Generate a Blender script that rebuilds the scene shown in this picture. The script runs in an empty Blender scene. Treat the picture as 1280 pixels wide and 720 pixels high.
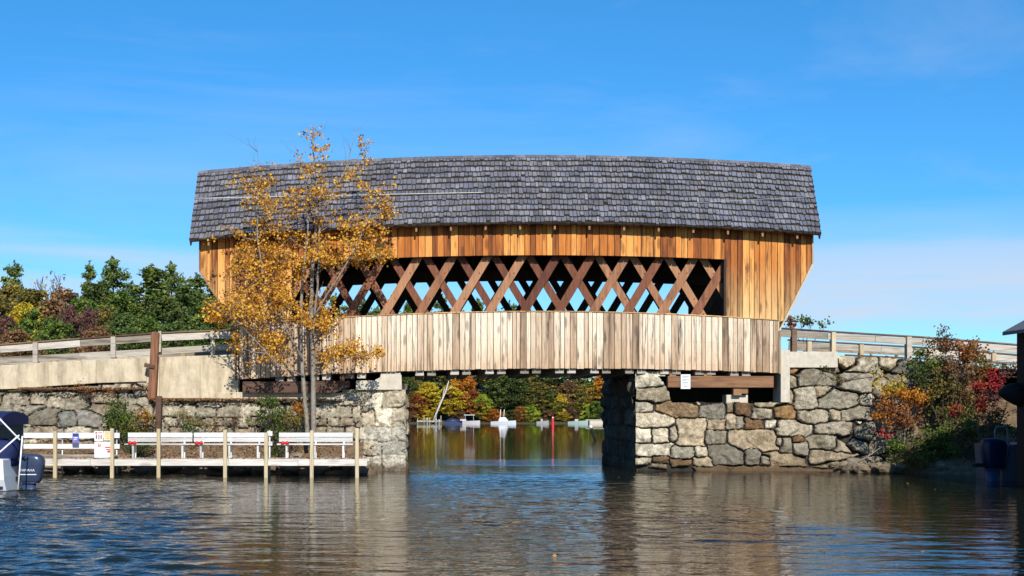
import bpy, math, random
import numpy as np
from mathutils import Vector, Matrix
random.seed(7); RN = np.random.RandomState(11)
sc = bpy.context.scene; COL = sc.collection
R = math.radians
# ------------------------------------------------------------------ frame
F = 1529.0; VX = 515.0; HY = 516.0; HC = 2.0
def X(px, Y): return (px - VX) * Y / F
def Z(py, Y): return HC + (HY - py) * Y / F
def P(px, py, Y): return Vector((X(px, Y), Y, Z(py, Y)))
SUN_AZ = 9.0; SUN_EL = 33.0      # sun behind the viewer, a little to the right

# ------------------------------------------------------------------ node helpers
class NT:
    def __init__(s, nt): s.nt = nt
    def n(s, t, **kw):
        nd = s.nt.nodes.new(t)
        for k, v in kw.items():
            if k.startswith('i_'):
                key = k[2:]; key = int(key) if key.isdigit() else key.replace('_', ' ')
                s.put(nd.inputs[key], v)
            else: setattr(nd, k, v)
        return nd
    def put(s, inp, v):
        if isinstance(v, bpy.types.NodeSocket): s.nt.links.new(v, inp)
        elif isinstance(v, (tuple, list)):
            v = tuple(v)
            if inp.type == 'RGBA' and len(v) == 3: v += (1,)
            inp.default_value = v
        else: inp.default_value = v
    def math(s, op, a, b=0.0, c=0.0, clamp=False):
        m = s.n('ShaderNodeMath', operation=op, use_clamp=clamp)
        s.put(m.inputs[0], a); s.put(m.inputs[1], b); s.put(m.inputs[2], c); return m.outputs[0]
    def vmath(s, op, a, b=(0, 0, 0)):
        m = s.n('ShaderNodeVectorMath', operation=op); s.put(m.inputs[0], a); s.put(m.inputs[1], b); return m.outputs[0]
    def mix(s, f, a, b, mode='MIX'):
        m = s.n('ShaderNodeMix', data_type='RGBA', blend_type=mode)
        s.put(m.inputs[0], f); s.put(m.inputs[6], a); s.put(m.inputs[7], b); return m.outputs[2]
    def ramp(s, f, stops, interp='LINEAR'):
        r = s.n('ShaderNodeValToRGB'); cr = r.color_ramp; cr.interpolation = interp
        while len(cr.elements) < len(stops): cr.elements.new(0.5)
        for e, (p, c) in zip(cr.elements, stops):
            e.position = p; c = (c, c, c) if isinstance(c, (int, float)) else c; e.color = tuple(c) + (1,)
        s.put(r.inputs[0], f); return r.outputs[0]
    def noise(s, v, scale=5, detail=4, rough=0.55, dist=0.0):
        nd = s.n('ShaderNodeTexNoise'); s.put(nd.inputs['Vector'], v)
        nd.inputs['Scale'].default_value = scale; nd.inputs['Detail'].default_value = detail
        nd.inputs['Roughness'].default_value = rough; nd.inputs['Distortion'].default_value = dist
        return nd.outputs['Fac']
    def mapv(s, v, scale=(1, 1, 1), loc=(0, 0, 0), rot=(0, 0, 0)):
        m = s.n('ShaderNodeMapping'); s.put(m.inputs['Vector'], v)
        m.inputs['Scale'].default_value = scale; m.inputs['Location'].default_value = loc; m.inputs['Rotation'].default_value = rot
        return m.outputs[0]
def newmat(name):
    m = bpy.data.materials.new(name); m.use_nodes = True; nt = m.node_tree
    for nd in list(nt.nodes): nt.nodes.remove(nd)
    t = NT(nt); out = t.n('ShaderNodeOutputMaterial'); bs = t.n('ShaderNodeBsdfPrincipled')
    nt.links.new(bs.outputs[0], out.inputs[0]); t.out = out; t.bs = bs
    bs.inputs['Specular IOR Level'].default_value = 0.3
    return m, t
def bump(t, h, strength=0.5, dist=0.02):
    b = t.n('ShaderNodeBump'); b.inputs['Strength'].default_value = strength; b.inputs['Distance'].default_value = dist
    t.put(b.inputs['Height'], h); t.put(t.bs.inputs['Normal'], b.outputs[0])
def world_pos(t): return t.n('ShaderNodeNewGeometry').outputs['Position']
def attr(t, name):
    return t.n('ShaderNodeAttribute', attribute_name=name)

def plain(name, col, rough=0.6, var=0.15, scale=8, metal=0.0, bmp=0.15):
    m, t = newmat(name); p = t.n('ShaderNodeTexCoord').outputs['Object']
    n = t.noise(p, scale, 5); f = t.ramp(n, [(0.3, 1 - var), (0.7, 1 + var)])
    t.put(t.bs.inputs['Base Color'], t.mix(1.0, col, f, 'MULTIPLY')); t.bs.inputs['Roughness'].default_value = rough
    t.bs.inputs['Metallic'].default_value = metal
    bump(t, t.noise(p, scale * 6, 4), bmp, 0.01); return m

def wood(name, c_lo, c_mid, c_hi, dark=(0.03, 0.018, 0.012), axis='Z', knots=0.5, streak=0.5, rough=0.75, weather=None, grain=1.0):
    """planks with own grain, knots, streaks; attribute Col.r / Col.g = per plank randoms, weather = (z0, z1, colour)"""
    m, t = newmat(name); a = attr(t, 'Col').outputs['Color']
    sp = t.n('ShaderNodeSeparateColor'); t.put(sp.inputs[0], a); r1, r2, r3 = sp.outputs[0], sp.outputs[1], sp.outputs[2]
    pos = t.n('ShaderNodeTexCoord').outputs['Object']
    off = t.n('ShaderNodeCombineXYZ'); t.put(off.inputs[0], t.math('MULTIPLY', r1, 37)); t.put(off.inputs[1], t.math('MULTIPLY', r2, 53)); t.put(off.inputs[2], t.math('MULTIPLY', r2, 71))
    v = t.vmath('ADD', pos, off.outputs[0])
    sc_ = {'Z': (14, 14, 0.7), 'X': (0.7, 14, 14)}[axis]; sk = {'Z': (6, 6, 1.9), 'X': (1.9, 6, 6)}[axis]; ss = {'Z': (5, 5, 0.35), 'X': (0.35, 5, 5)}[axis]
    g = t.noise(t.mapv(v, sc_), 1.0, 6, 0.6, 0.4)
    tone = t.math('ADD', t.math('MULTIPLY', g, 0.5), t.math('MULTIPLY', r3, 0.55))
    c = t.ramp(tone, [(0.22, c_lo), (0.5, c_mid), (0.8, c_hi)])
    if weather:
        z0, z1, wc = weather; s3 = t.n('ShaderNodeSeparateXYZ'); t.put(s3.inputs[0], world_pos(t))
        nz = t.noise(t.mapv(v, (3, 3, 0.5)), 1.0, 4)
        zz = t.math('ADD', s3.outputs[2], t.math('MULTIPLY', nz, 1.6))
        mr = t.n('ShaderNodeMapRange'); t.put(mr.inputs[0], zz); mr.inputs[1].default_value = z0 + 0.8; mr.inputs[2].default_value = z1 + 0.8
        c = t.mix(mr.outputs[0], t.mix(1.0, wc, t.ramp(tone, [(0.2, 0.6), (0.75, 1.15)]), 'MULTIPLY'), c)
    # dark streaks
    s = t.noise(t.mapv(v, ss), 1.0, 5, 0.7, 0.3)
    s = t.math('MULTIPLY', t.ramp(s, [(0.53, 0.0), (0.68, 1.0)]), streak)
    c = t.mix(s, c, dark)
    # knots
    vo = t.n('ShaderNodeTexVoronoi', feature='F1'); t.put(vo.inputs['Vector'], t.mapv(v, sk)); vo.inputs['Scale'].default_value = 0.55
    k = t.math('MULTIPLY', t.ramp(vo.outputs['Distance'], [(0.0, 1.0), (0.15, 0.9), (0.26, 0.0)]), knots)
    c = t.mix(k, c, t.mix(0.6, c, dark))
    rg = t.noise(t.mapv(v, tuple(q * 3 for q in sc_)), 1.0, 3)
    c = t.mix(1.0, c, t.ramp(rg, [(0.3, 1 - 0.3 * grain), (0.7, 1 + 0.1 * grain)]), 'MULTIPLY')
    t.put(t.bs.inputs['Base Color'], c); t.bs.inputs['Roughness'].default_value = rough
    bump(t, t.math('ADD', g, rg), 0.5, 0.012); return m

def colmat(name, rough=0.85, nscale=7, var=0.35, fine=40, bmp=0.6, lichen=None, dist=0.02, tide=False):
    """base colour from the mesh's own per stone / per shingle colours with mottling on top"""
    m, t = newmat(name); a = attr(t, 'Col').outputs['Color']; p = world_pos(t)
    n = t.noise(p, nscale, 6, 0.65); c = t.mix(1.0, a, t.ramp(n, [(0.3, 1 - var), (0.7, 1 + var)]), 'MULTIPLY')
    n2 = t.noise(p, fine, 3, 0.6); c = t.mix(1.0, c, t.ramp(n2, [(0.32, 0.6), (0.62, 1.2)]), 'MULTIPLY')
    if lichen:
        l = t.ramp(t.noise(p, 2.1, 6, 0.7), [(0.5, 0.0), (0.66, 0.7)]); c = t.mix(l, c, lichen)
        st = t.ramp(t.noise(t.mapv(p, (1.5, 1.5, 0.5)), 1.3, 6, 0.7), [(0.52, 0.0), (0.7, 0.55)]); c = t.mix(st, c, (0.035, 0.028, 0.02))
    if tide:
        s3 = t.n('ShaderNodeSeparateXYZ'); t.put(s3.inputs[0], p)
        zz = t.math('ADD', s3.outputs[2], t.math('MULTIPLY', t.noise(p, 3, 3), 0.25))
        c = t.mix(t.ramp(zz, [(0.20, 0.85), (0.48, 0.0)]), c, (0.10, 0.065, 0.035))
    t.put(t.bs.inputs['Base Color'], c); t.bs.inputs['Roughness'].default_value = rough
    bump(t, t.math('ADD', t.noise(p, nscale * 3, 6, 0.7), t.math('MULTIPLY', n2, 0.5)), bmp, dist); return m

def foliage(name, pal, transl=0.3):
    m, t = newmat(name); a = attr(t, 'rnd').outputs['Fac']
    k = len(pal); c = t.ramp(a, [(i / max(1, k - 1), q) for i, q in enumerate(pal)])
    t.put(t.bs.inputs['Base Color'], c); t.bs.inputs['Roughness'].default_value = 0.6; t.bs.inputs['Specular IOR Level'].default_value = 0.25
    tr = t.n('ShaderNodeBsdfTranslucent'); t.put(tr.inputs[0], c); mx = t.n('ShaderNodeMixShader'); mx.inputs[0].default_value = transl
    t.nt.links.new(t.bs.outputs[0], mx.inputs[1]); t.nt.links.new(tr.outputs[0], mx.inputs[2]); t.nt.links.new(mx.outputs[0], t.out.inputs[0])
    return m

# ------------------------------------------------------------------ object helpers
def tag(o, label=None, cat=None, group=None, kind=None):
    if label: o['label'] = label
    if cat: o['category'] = cat
    if group: o['group'] = group
    if kind: o['kind'] = kind
    return o
def empty(name, loc=(0, 0, 0), label=None, cat=None, group=None):
    o = bpy.data.objects.new(name, None); COL.objects.link(o); o.location = loc; o.empty_display_size = 0.2
    return tag(o, label, cat, group)
class MB:
    """collects geometry, builds ONE mesh object; optional per face colour triple"""
    def __init__(s): s.v = []; s.f = []; s.c = []; s.sm = []
    def face(s, idx, c=(0.5, 0.5, 0.5), sm=False): s.f.append(tuple(idx)); s.c.append(c); s.sm.append(sm)
    def hexa(s, p, c=(0.5, 0.5, 0.5)):      # p: 4 bottom ccw, 4 top
        b = len(s.v); s.v += [tuple(q) for q in p]
        for q in ((3, 2, 1, 0), (4, 5, 6, 7), (0, 1, 5, 4), (1, 2, 6, 5), (2, 3, 7, 6), (3, 0, 4, 7)): s.face([b + i for i in q], c)
    def box(s, x0, x1, y0, y1, z0, z1, c=(0.5, 0.5, 0.5)):
        s.hexa([(x0, y0, z0), (x1, y0, z0), (x1, y1, z0), (x0, y1, z0), (x0, y0, z1), (x1, y0, z1), (x1, y1, z1), (x0, y1, z1)], c)
    def beam(s, a, b, w, h, c=(0.5, 0.5, 0.5), up=(0, 0, 1)):
        a = Vector(a); b = Vector(b); d = (b - a).normalized(); u = Vector(up); sd = d.cross(u)
        if sd.length < 1e-4: sd = d.cross(Vector((0, 1, 0)))
        sd.normalize(); u = sd.cross(d).normalized(); sd *= w / 2; u *= h / 2
        s.hexa([a - sd - u, b - sd - u, b + sd - u, a + sd - u, a - sd + u, b - sd + u, b + sd + u, a + sd + u], c)
    def tube(s, pts, rad, n=6, c=(0.5, 0.5, 0.5), cap=True):
        pts = [Vector(p) for p in pts]; rad = rad if isinstance(rad, (list, tuple)) else [rad] * len(pts); rings = []
        for i, p in enumerate(pts):
            d = (pts[min(i + 1, len(pts) - 1)] - pts[max(i - 1, 0)]); d = d.normalized() if d.length > 1e-6 else Vector((0, 0, 1))
            a = d.cross(Vector((0.13, 0.97, 0.2))).normalized(); b = d.cross(a); ring = []
            for k in range(n):
                th = 2 * math.pi * k / n; ring.append(len(s.v)); s.v.append(tuple(p + (a * math.cos(th) + b * math.sin(th)) * rad[i]))
            rings.append(ring)
        for r0, r1 in zip(rings, rings[1:]):
            for k in range(n): s.face((r0[k], r0[(k + 1) % n], r1[(k + 1) % n], r1[k]), c, True)
        if cap: s.face(rings[0][::-1], c); s.face(rings[-1], c)
    def loft(s, secs, c=(0.5, 0.5, 0.5), close=True, caps=True, sm=True):
        rings = []
        for sec in secs:
            rings.append(list(range(len(s.v), len(s.v) + len(sec)))); s.v += [tuple(q) for q in sec]
        n = len(rings[0])
        for r0, r1 in zip(rings, rings[1:]):
            for k in range(n if close else n - 1): s.face((r0[k], r0[(k + 1) % n], r1[(k + 1) % n], r1[k]), c, sm)
        if caps: s.face(rings[0][::-1], c); s.face(rings[-1], c)
    def lathe(s, base, prof, n=12, c=(0.5, 0.5, 0.5)):
        bx, by, bz = base
        s.loft([[(bx + r * math.cos(2 * math.pi * k / n), by + r * math.sin(2 * math.pi * k / n), bz + z) for k in range(n)] for r, z in prof], c)
    def build(s, name, mat, parent=None, bevel=0.0):
        me = bpy.data.meshes.new(name); me.from_pydata(s.v, [], s.f); me.update()
        at = me.attributes.new('Col', 'FLOAT_COLOR', 'FACE')
        at.data.foreach_set('color', np.array([tuple(c) + (1,) for c in s.c], dtype=np.float32).ravel())
        me.polygons.foreach_set('use_smooth', s.sm)
        o = bpy.data.objects.new(name, me); COL.objects.link(o); me.materials.append(mat)
        if parent:
            o.parent = parent
            off = parent.location.copy(); pp = parent.parent
            while pp: off += pp.location; pp = pp.parent
            me.transform(Matrix.Translation(-off))     # geometry is written in world space
        if bevel:
            b = o.modifiers.new('bevel', 'BEVEL'); b.width = bevel; b.segments = 2; b.limit_method = 'ANGLE'
        return o
def rc(): return (random.random(), random.random(), random.random())
def np_mesh(name, v, faces4, mat, parent=None, rnd=None, col=None, smooth=False):
    me = bpy.data.meshes.new(name); nf = len(faces4); me.vertices.add(len(v)); me.vertices.foreach_set('co', np.asarray(v, np.float32).ravel())
    me.loops.add(nf * 4); me.loops.foreach_set('vertex_index', np.asarray(faces4, np.int32).ravel())
    me.polygons.add(nf); me.polygons.foreach_set('loop_start', np.arange(nf, dtype=np.int32) * 4)
    try: me.polygons.foreach_set('loop_total', np.full(nf, 4, np.int32))
    except Exception: pass
    me.update(calc_edges=True)
    if rnd is not None:
        a = me.attributes.new('rnd', 'FLOAT', 'FACE'); a.data.foreach_set('value', np.asarray(rnd, np.float32))
    if col is not None:
        a = me.attributes.new('Col', 'FLOAT_COLOR', 'POINT'); a.data.foreach_set('color', np.c_[col, np.ones(len(col))].astype(np.float32).ravel())
    me.polygons.foreach_set('use_smooth', np.full(nf, smooth))
    o = bpy.data.objects.new(name, me); COL.objects.link(o)
    if mat: me.materials.append(mat)
    if parent: o.parent = parent
    return o
def leaves(cen, size, rnd, flat=0.0, aspect=1.6, rs=RN):
    """one bent diamond quad per centre, random orientation; flat>0 biases towards horizontal"""
    n = len(cen); a = rs.normal(size=(n, 3)); a[:, 2] *= (1 - flat); a /= np.linalg.norm(a, axis=1)[:, None] + 1e-9
    b = rs.normal(size=(n, 3)); b[:, 2] *= (1 - flat); b -= (a * b).sum(1)[:, None] * a; b /= np.linalg.norm(b, axis=1)[:, None] + 1e-9
    s = (np.asarray(size) * rs.uniform(0.6, 1.3, n))[:, None] * 0.5
    nrm = np.cross(a, b)
    v = np.stack([cen - a * s * aspect, cen - b * s + nrm * s * .35, cen + a * s * aspect, cen + b * s + nrm * s * .35], 1).reshape(-1, 3)
    return v, np.arange(n * 4).reshape(-1, 4), rnd

# value noise
_perm = RN.rand(256, 256)
def vnoise(x, y):
    xi = np.floor(x).astype(int); yi = np.floor(y).astype(int); fx = x - xi; fy = y - yi; fx = fx * fx * (3 - 2 * fx); fy = fy * fy * (3 - 2 * fy)
    g = lambda a, b: _perm[a % 256, b % 256]
    return (g(xi, yi) * (1 - fx) + g(xi + 1, yi) * fx) * (1 - fy) + (g(xi, yi + 1) * (1 - fx) + g(xi + 1, yi + 1) * fx) * fy
def fbm(x, y, o=4):
    r = 0; a = 1; t = 0
    for i in range(o): r = r + a * vnoise(x + i * 17.3, y + i * 9.1); t += a; a *= 0.5; x = x * 2.03; y = y * 2.03
    return r / t

# ------------------------------------------------------------------ materials
GRANITE = [(0.37, 0.295, 0.195), (0.30, 0.255, 0.185), (0.43, 0.355, 0.24), (0.24, 0.21, 0.16), (0.34, 0.26, 0.165), (0.41, 0.355, 0.255)]
BROWN = (0.17, 0.095, 0.045); ORANGE = (0.27, 0.15, 0.06)
M_stone = colmat('granite', 0.9, 6, 0.5, 30, 1.0, lichen=(0.13, 0.10, 0.055), tide=True)
M_core = plain('rubble_core', (0.03, 0.025, 0.02), 0.95, 0.4, 4)
def concrete_mat(name, col, dark, amt=0.6):
    m, t = newmat(name); p = world_pos(t)
    c = t.mix(1.0, col, t.ramp(t.noise(p, 6, 6, 0.65), [(0.3, 0.8), (0.7, 1.12)]), 'MULTIPLY')
    st = t.noise(t.mapv(p, (2.2, 2.2, 0.45)), 1.4, 7, 0.72); c = t.mix(t.ramp(st, [(0.45, 0.0), (0.7, amt)]), c, dark)
    c = t.mix(t.ramp(t.noise(p, 3.0, 7, 0.75), [(0.52, 0.0), (0.6, amt * 0.7)]), c, t.mix(0.5, dark, col))
    t.put(t.bs.inputs['Base Color'], c); t.bs.inputs['Roughness'].default_value = 0.9
    bump(t, t.noise(p, 22, 6, 0.7), 0.5, 0.02); return m
M_conc = concrete_mat('weathered_concrete', (0.58, 0.48, 0.33), (0.24, 0.18, 0.115), .85)
M_conc_w = concrete_mat('pale_concrete', (0.56, 0.50, 0.40), (0.33, 0.28, 0.20), 0.4)
M_up = wood('honey_siding', (0.17, 0.042, 0.009), (0.52, 0.165, 0.026), (0.80, 0.35, 0.085), dark=(0.06, 0.018, 0.006), knots=0.95, streak=0.85, weather=(5.0, 7.2, (0.66, 0.41, 0.17)))
M_low = wood('weathered_siding', (0.15, 0.085, 0.05), (0.53, 0.38, 0.25), (0.82, 0.69, 0.52), dark=(0.07, 0.045, 0.035), knots=0.95, streak=1.0, weather=(2.9, 4.7, (0.52, 0.33, 0.185)))
M_lat = wood('lattice_wood', (0.10, 0.03, 0.016), (0.22, 0.08, 0.038), (0.40, 0.20, 0.10), dark=(0.03, 0.012, 0.01), knots=0.6, streak=0.4, axis='Z')
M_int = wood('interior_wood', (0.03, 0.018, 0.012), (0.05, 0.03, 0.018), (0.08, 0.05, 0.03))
M_beam = wood('beam_wood', (0.13, 0.06, 0.03), (0.25, 0.125, 0.06), (0.36, 0.20, 0.10), axis='X', dark=(0.04, 0.015, 0.01))
M_grey = wood('grey_rail_wood', (0.20, 0.16, 0.12), (0.40, 0.35, 0.28), (0.56, 0.50, 0.42), axis='X', dark=(0.06, 0.035, 0.02), streak=0.7)
M_greyd = wood('dark_rail_wood', (0.06, 0.03, 0.02), (0.13, 0.07, 0.045), (0.22, 0.14, 0.09), axis='X')
M_postw = wood('post_wood', (0.30, 0.23, 0.14), (0.46, 0.37, 0.23), (0.56, 0.47, 0.32), streak=0.25)
M_tanpost = wood('tan_dock_post', (0.32, 0.24, 0.13), (0.48, 0.38, 0.22), (0.58, 0.48, 0.31), streak=0.2)
M_pole = wood('brown_timber', (0.13, 0.05, 0.025), (0.26, 0.11, 0.055), (0.38, 0.20, 0.11), streak=0.8, dark=(0.05, 0.025, 0.02))
M_dock = wood('dock_boards', (0.42, 0.36, 0.30), (0.60, 0.54, 0.47), (0.72, 0.67, 0.60), axis='X', streak=0.35)
M_white = wood('white_painted_wood', (0.38, 0.35, 0.31), (0.56, 0.545, 0.52), (0.68, 0.67, 0.65), axis='X', dark=(0.24, 0.21, 0.17), knots=0.15, streak=0.5, grain=0.5)
M_roof = colmat('wood_shingles', 0.85, 1.1, 0.38, 17, 0.6)
M_steel = plain('galvanised_steel', (0.5, 0.5, 0.52), 0.4, 0.1, 20, 0.7)
M_black = plain('black_stained_wood', (0.010, 0.009, 0.009), 0.85, 0.3)
M_gravel = plain('gravel_road', (0.24, 0.19, 0.14), 0.95, 0.3, 6, bmp=0.5)
M_earth = plain('leafy_earth', (0.14, 0.095, 0.055), 0.95, 0.45, 5, bmp=0.8)
M_navy = plain('navy_canvas', (0.010, 0.018, 0.075), 0.8, 0.2)
M_gel = plain('white_gelcoat', (0.78, 0.79, 0.80), 0.25, 0.04, 3, bmp=0.02)
M_cowl = plain('navy_gloss_cowl', (0.032, 0.045, 0.085), 0.25, 0.08, 3, bmp=0.0)
M_red = plain('red_paint', (0.55, 0.02, 0.02), 0.4, 0.1)
M_vinyl = plain('window_vinyl', (0.05, 0.055, 0.07), 0.2, 0.2)

# ------------------------------------------------------------------ world, sun, camera
w = bpy.data.worlds.new("World"); sc.world = w; w.use_nodes = True
for nd in list(w.node_tree.nodes): w.node_tree.nodes.remove(nd)
t = NT(w.node_tree)
out = t.n('ShaderNodeOutputWorld'); bg = t.n('ShaderNodeBackground'); bg.inputs[1].default_value = 0.110
sky = t.n('ShaderNodeTexSky', sky_type='NISHITA'); sky.sun_disc = False
sky.sun_elevation = R(SUN_EL); sky.sun_rotation = R(180 - SUN_AZ); sky.air_density = 1.0; sky.dust_density = 0.1; sky.ozone_density = 2.6; sky.altitude = 600
hs = t.n('ShaderNodeHueSaturation'); hs.inputs['Saturation'].default_value = 1.3; hs.inputs['Value'].default_value = 1.12; t.put(hs.inputs['Color'], sky.outputs[0])
g = t.n('ShaderNodeTexCoord').outputs['Generated']; sx = t.n('ShaderNodeSeparateXYZ'); t.put(sx.inputs[0], g)
cl = t.noise(t.mapv(g, (1.4, 1.4, 14)), 2.0, 7, 0.5, 0.5)
band = t.ramp(sx.outputs[2], [(0.0, 1.0), (0.09, 0.95), (0.125, 0.6), (0.16, 0.0)])
lo = t.math('MULTIPLY', t.ramp(cl, [(0.38, 0.15), (0.58, 1.0)]), band)
wisp = t.math('MULTIPLY', t.ramp(t.noise(t.mapv(g, (1.0, 2, 5), rot=(0, 0.15, 0)), 1.6, 6, 0.6, 1.0), [(0.5, 0.0), (0.8, 0.22)]), 1.0)
cm = t.math('MAXIMUM', t.math('MULTIPLY', lo, 0.95), wisp)
skyc = t.mix(cm, t.mix(1.0, t.mix(1.0, hs.outputs[0], (0.62, 1.0, 1.12), 'MULTIPLY'), t.ramp(sx.outputs[2], [(0.0, (.62, .74, .90)), (0.16, (.74, .84, .95)), (0.36, (1.05, 1.05, 1.0))]), 'MULTIPLY'), (4.9, 5.6, 6.8))
t.put(bg.inputs[0], skyc); w.node_tree.links.new(bg.outputs[0], out.inputs[0])
sl = bpy.data.lights.new('sun', 'SUN'); sl.energy = 5.0; sl.angle = R(0.5); sl.color = (1.0, 0.95, 0.86)
so = bpy.data.objects.new('sun', sl); COL.objects.link(so)
sd = Vector((math.sin(R(SUN_AZ)) * math.cos(R(SUN_EL)), -math.cos(R(SUN_AZ)) * math.cos(R(SUN_EL)), math.sin(R(SUN_EL))))
so.rotation_euler = sd.to_track_quat('Z', 'Y').to_euler(); so.location = (10, -20, 30)
cam = bpy.data.cameras.new('camera'); co = bpy.data.objects.new('camera', cam); COL.objects.link(co); sc.camera = co
co.location = (0, 0, HC); co.rotation_euler = (R(90), 0, 0); cam.sensor_width = 36; cam.lens = F / 1280 * 36
cam.shift_x = (640 - VX) / 1280; cam.shift_y = (HY - 360) / 1280; cam.clip_end = 6000; cam.clip_start = 0.1
sc.view_settings.view_transform = 'Standard'; sc.view_settings.look = 'None'; sc.view_settings.exposure = 0.22; sc.view_settings.gamma = 1

# ------------------------------------------------------------------ setting: water, lake bed, land
def sheet(name, x0, x1, y0, y1, nx, ny, zf, mat, smooth=True):
    xs = np.linspace(x0, x1, nx + 1); ys = np.linspace(y0, y1, ny + 1); gx, gy = np.meshgrid(xs, ys)
    gz = zf(gx, gy) if callable(zf) else np.full_like(gx, zf)
    v = np.stack([gx, gy, gz], -1).reshape(-1, 3); i = np.arange(ny)[:, None] * (nx + 1) + np.arange(nx)[None]
    f = np.stack([i, i + 1, i + nx + 2, i + nx + 1], -1).reshape(-1, 4)
    o = np_mesh(name, v, f, mat, smooth=smooth); o['kind'] = 'structure'; return o
m, t = newmat('lake_water'); p = world_pos(t)
xyz = t.n('ShaderNodeSeparateXYZ'); t.put(xyz.inputs[0], p)
wv = t.vmath('ADD', p, t.mapv(p, (0.0, 0.0, 0.0)))
n1 = t.noise(t.mapv(p, (0.75, 2.0, 1)), 1.6, 3, 0.5, 0.4)
n2 = t.noise(t.mapv(p, (1.0, 2.4, 1)), 5.5, 2, 0.5, 0.3)
n3 = t.noise(t.mapv(p, (0.25, 0.6, 1)), 0.9, 2, 0.5, 0.2)
# wind patches: breeze over the open water on the left, in the channel and in streaks behind the bridge
wn = t.noise(t.mapv(p, (0.10, 0.35, 1)), 1.0, 4, 0.6, 0.5)
def box_mask(a, lo0, lo1, hi0, hi1):
    m1 = t.n('ShaderNodeMapRange', interpolation_type='SMOOTHSTEP'); t.put(m1.inputs[0], a); m1.inputs[1].default_value = lo0; m1.inputs[2].default_value = lo1
    m2 = t.n('ShaderNodeMapRange', interpolation_type='SMOOTHSTEP'); t.put(m2.inputs[0], a); m2.inputs[1].default_value = hi0; m2.inputs[2].default_value = hi1; m2.inputs[3].default_value = 1; m2.inputs[4].default_value = 0
    return t.math('MULTIPLY', m1.outputs[0], m2.outputs[0])
ang = t.math('DIVIDE', xyz.outputs[0], xyz.outputs[1])
xl = t.math('ADD', xyz.outputs[0], t.math('MULTIPLY', wn, 1.6))
xs_ = t.math('ADD', xyz.outputs[0], t.math('MULTIPLY', xyz.outputs[1], 0.165))      # breeze line running out from the left bank
left = box_mask(xs_, -60, -40, -0.55, 0.15)
chan = t.math('MULTIPLY', box_mask(xl, -0.6, 0.9, 6.2, 8.6), box_mask(xyz.outputs[1], 14, 22, 36, 41))
stk = t.math('MULTIPLY', box_mask(t.math('ADD', xyz.outputs[1], t.math('MULTIPLY', wn, 5)), 48.5, 50, 53.5, 56), box_mask(xyz.outputs[0], 0.5, 3, 30, 40))
wind = t.math('MAXIMUM', t.math('MAXIMUM', left, t.math('MULTIPLY', chan, 0.55)), stk)
amp = t.math('ADD', 0.34, t.math('MULTIPLY', wind, 1.5))
far = t.ramp(t.math('DIVIDE', xyz.outputs[1], 230), [(0.16, 0.8), (0.30, 0.4), (0.6, 0.25)])
h = t.math('ADD', t.math('MULTIPLY', n1, 1.0), t.math('MULTIPLY', n2, 0.28)); h = t.math('ADD', h, t.math('MULTIPLY', n3, 0.7))
h = t.math('MULTIPLY', t.math('MULTIPLY', h, amp), far)
b = t.n('ShaderNodeBump'); b.inputs['Strength'].default_value = 1.0; b.inputs['Distance'].default_value = 0.045; t.put(b.inputs['Height'], h); t.put(t.bs.inputs['Normal'], b.outputs[0])
t.put(t.bs.inputs['Base Color'], (0.010, 0.014, 0.010)); t.bs.inputs['IOR'].default_value = 1.333; t.bs.inputs['Specular IOR Level'].default_value = 0.5
t.put(t.bs.inputs['Roughness'], t.math('ADD', 0.015, t.math('MULTIPLY', wind, 0.02)))
M_water = m
WX0, WX1, WY0, WY1 = -15.0, 25.0, 12.5, 47.0
def sst(a, lo, hi): q = np.clip((a - lo) / (hi - lo), 0, 1); return q * q * (3 - 2 * q)
def waves(x, y):
    rs = np.random.RandomState(21); wn_ = fbm(x * .25 + 9, y * .8, 3)
    xs_ = x + y * .165 + (wn_ - .5) * 1.2
    left = 1 - sst(xs_, -.6, .9)
    ch = sst(x + (wn_ - .5) * 2, -.3, 1.2) * (1 - sst(x + (wn_ - .5) * 2, 6.2, 8.4)) * sst(y, 15, 24) * (1 - sst(y, 37, 42))
    near = 1 - sst(y, 15, 27)
    z = np.zeros_like(x); zz = np.zeros_like(x)
    for i in range(80):
        lam = 0.17 * (1.5 / 0.17) ** (rs.rand() ** 1.5); k = 2 * math.pi / lam; th = rs.normal(1.47, .36); a = .0075 * lam ** .85 * rs.uniform(.6, 1.3)
        q = a * np.sin(k * (x * math.cos(th) + y * math.sin(th)) + rs.uniform(0, 6.28)); z += q
    patch = .55 + .9 * fbm(x * .5, y * 1.2 + 4, 3)
    amp = (.075 + .10 * near + np.maximum(left * .60, ch * .36)) * patch
    edge = sst(x, WX0, WX0 + 3) * (1 - sst(x, WX1 - 3, WX1)) * sst(y, WY0, WY0 + .5) * (1 - sst(y, WY1 - 5, WY1))
    return z * amp * edge * .62
sheet('water', WX0, WX1, WY0, WY1, 440, 860, waves, M_water)
sheet('water', WX0, WX1, WY1, 232, 2, 2, 0.0, M_water); sheet('water', WX0, WX1, -60, WY0, 2, 2, 0.0, M_water)
sheet('water', -400, WX0, -60, 232, 2, 2, 0.0, M_water); sheet('water', WX1, 500, -60, 232, 2, 2, 0.0, M_water)
def ground_z(x, y):
    d = np.clip((y - 226) / 60, 0, 1); r = 9 * d * d * (3 - 2 * d) * np.clip(1.0 - (x - 40) / 160, 0.25, 1.2)
    return -1.5 + np.clip((y - 222) / 6, 0, 1) * 1.9 + r + (fbm(x * 0.05, y * 0.05) - 0.5) * 2 * np.clip((y - 232) / 20, 0, 1)
M_forest = plain('forest_floor', (0.07, 0.06, 0.03), 0.95, 0.5, 0.3)
sheet('ground', -1500, 1500, -300, 2800, 240, 400, lambda x, y: ground_z(x, y), M_forest)

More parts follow.
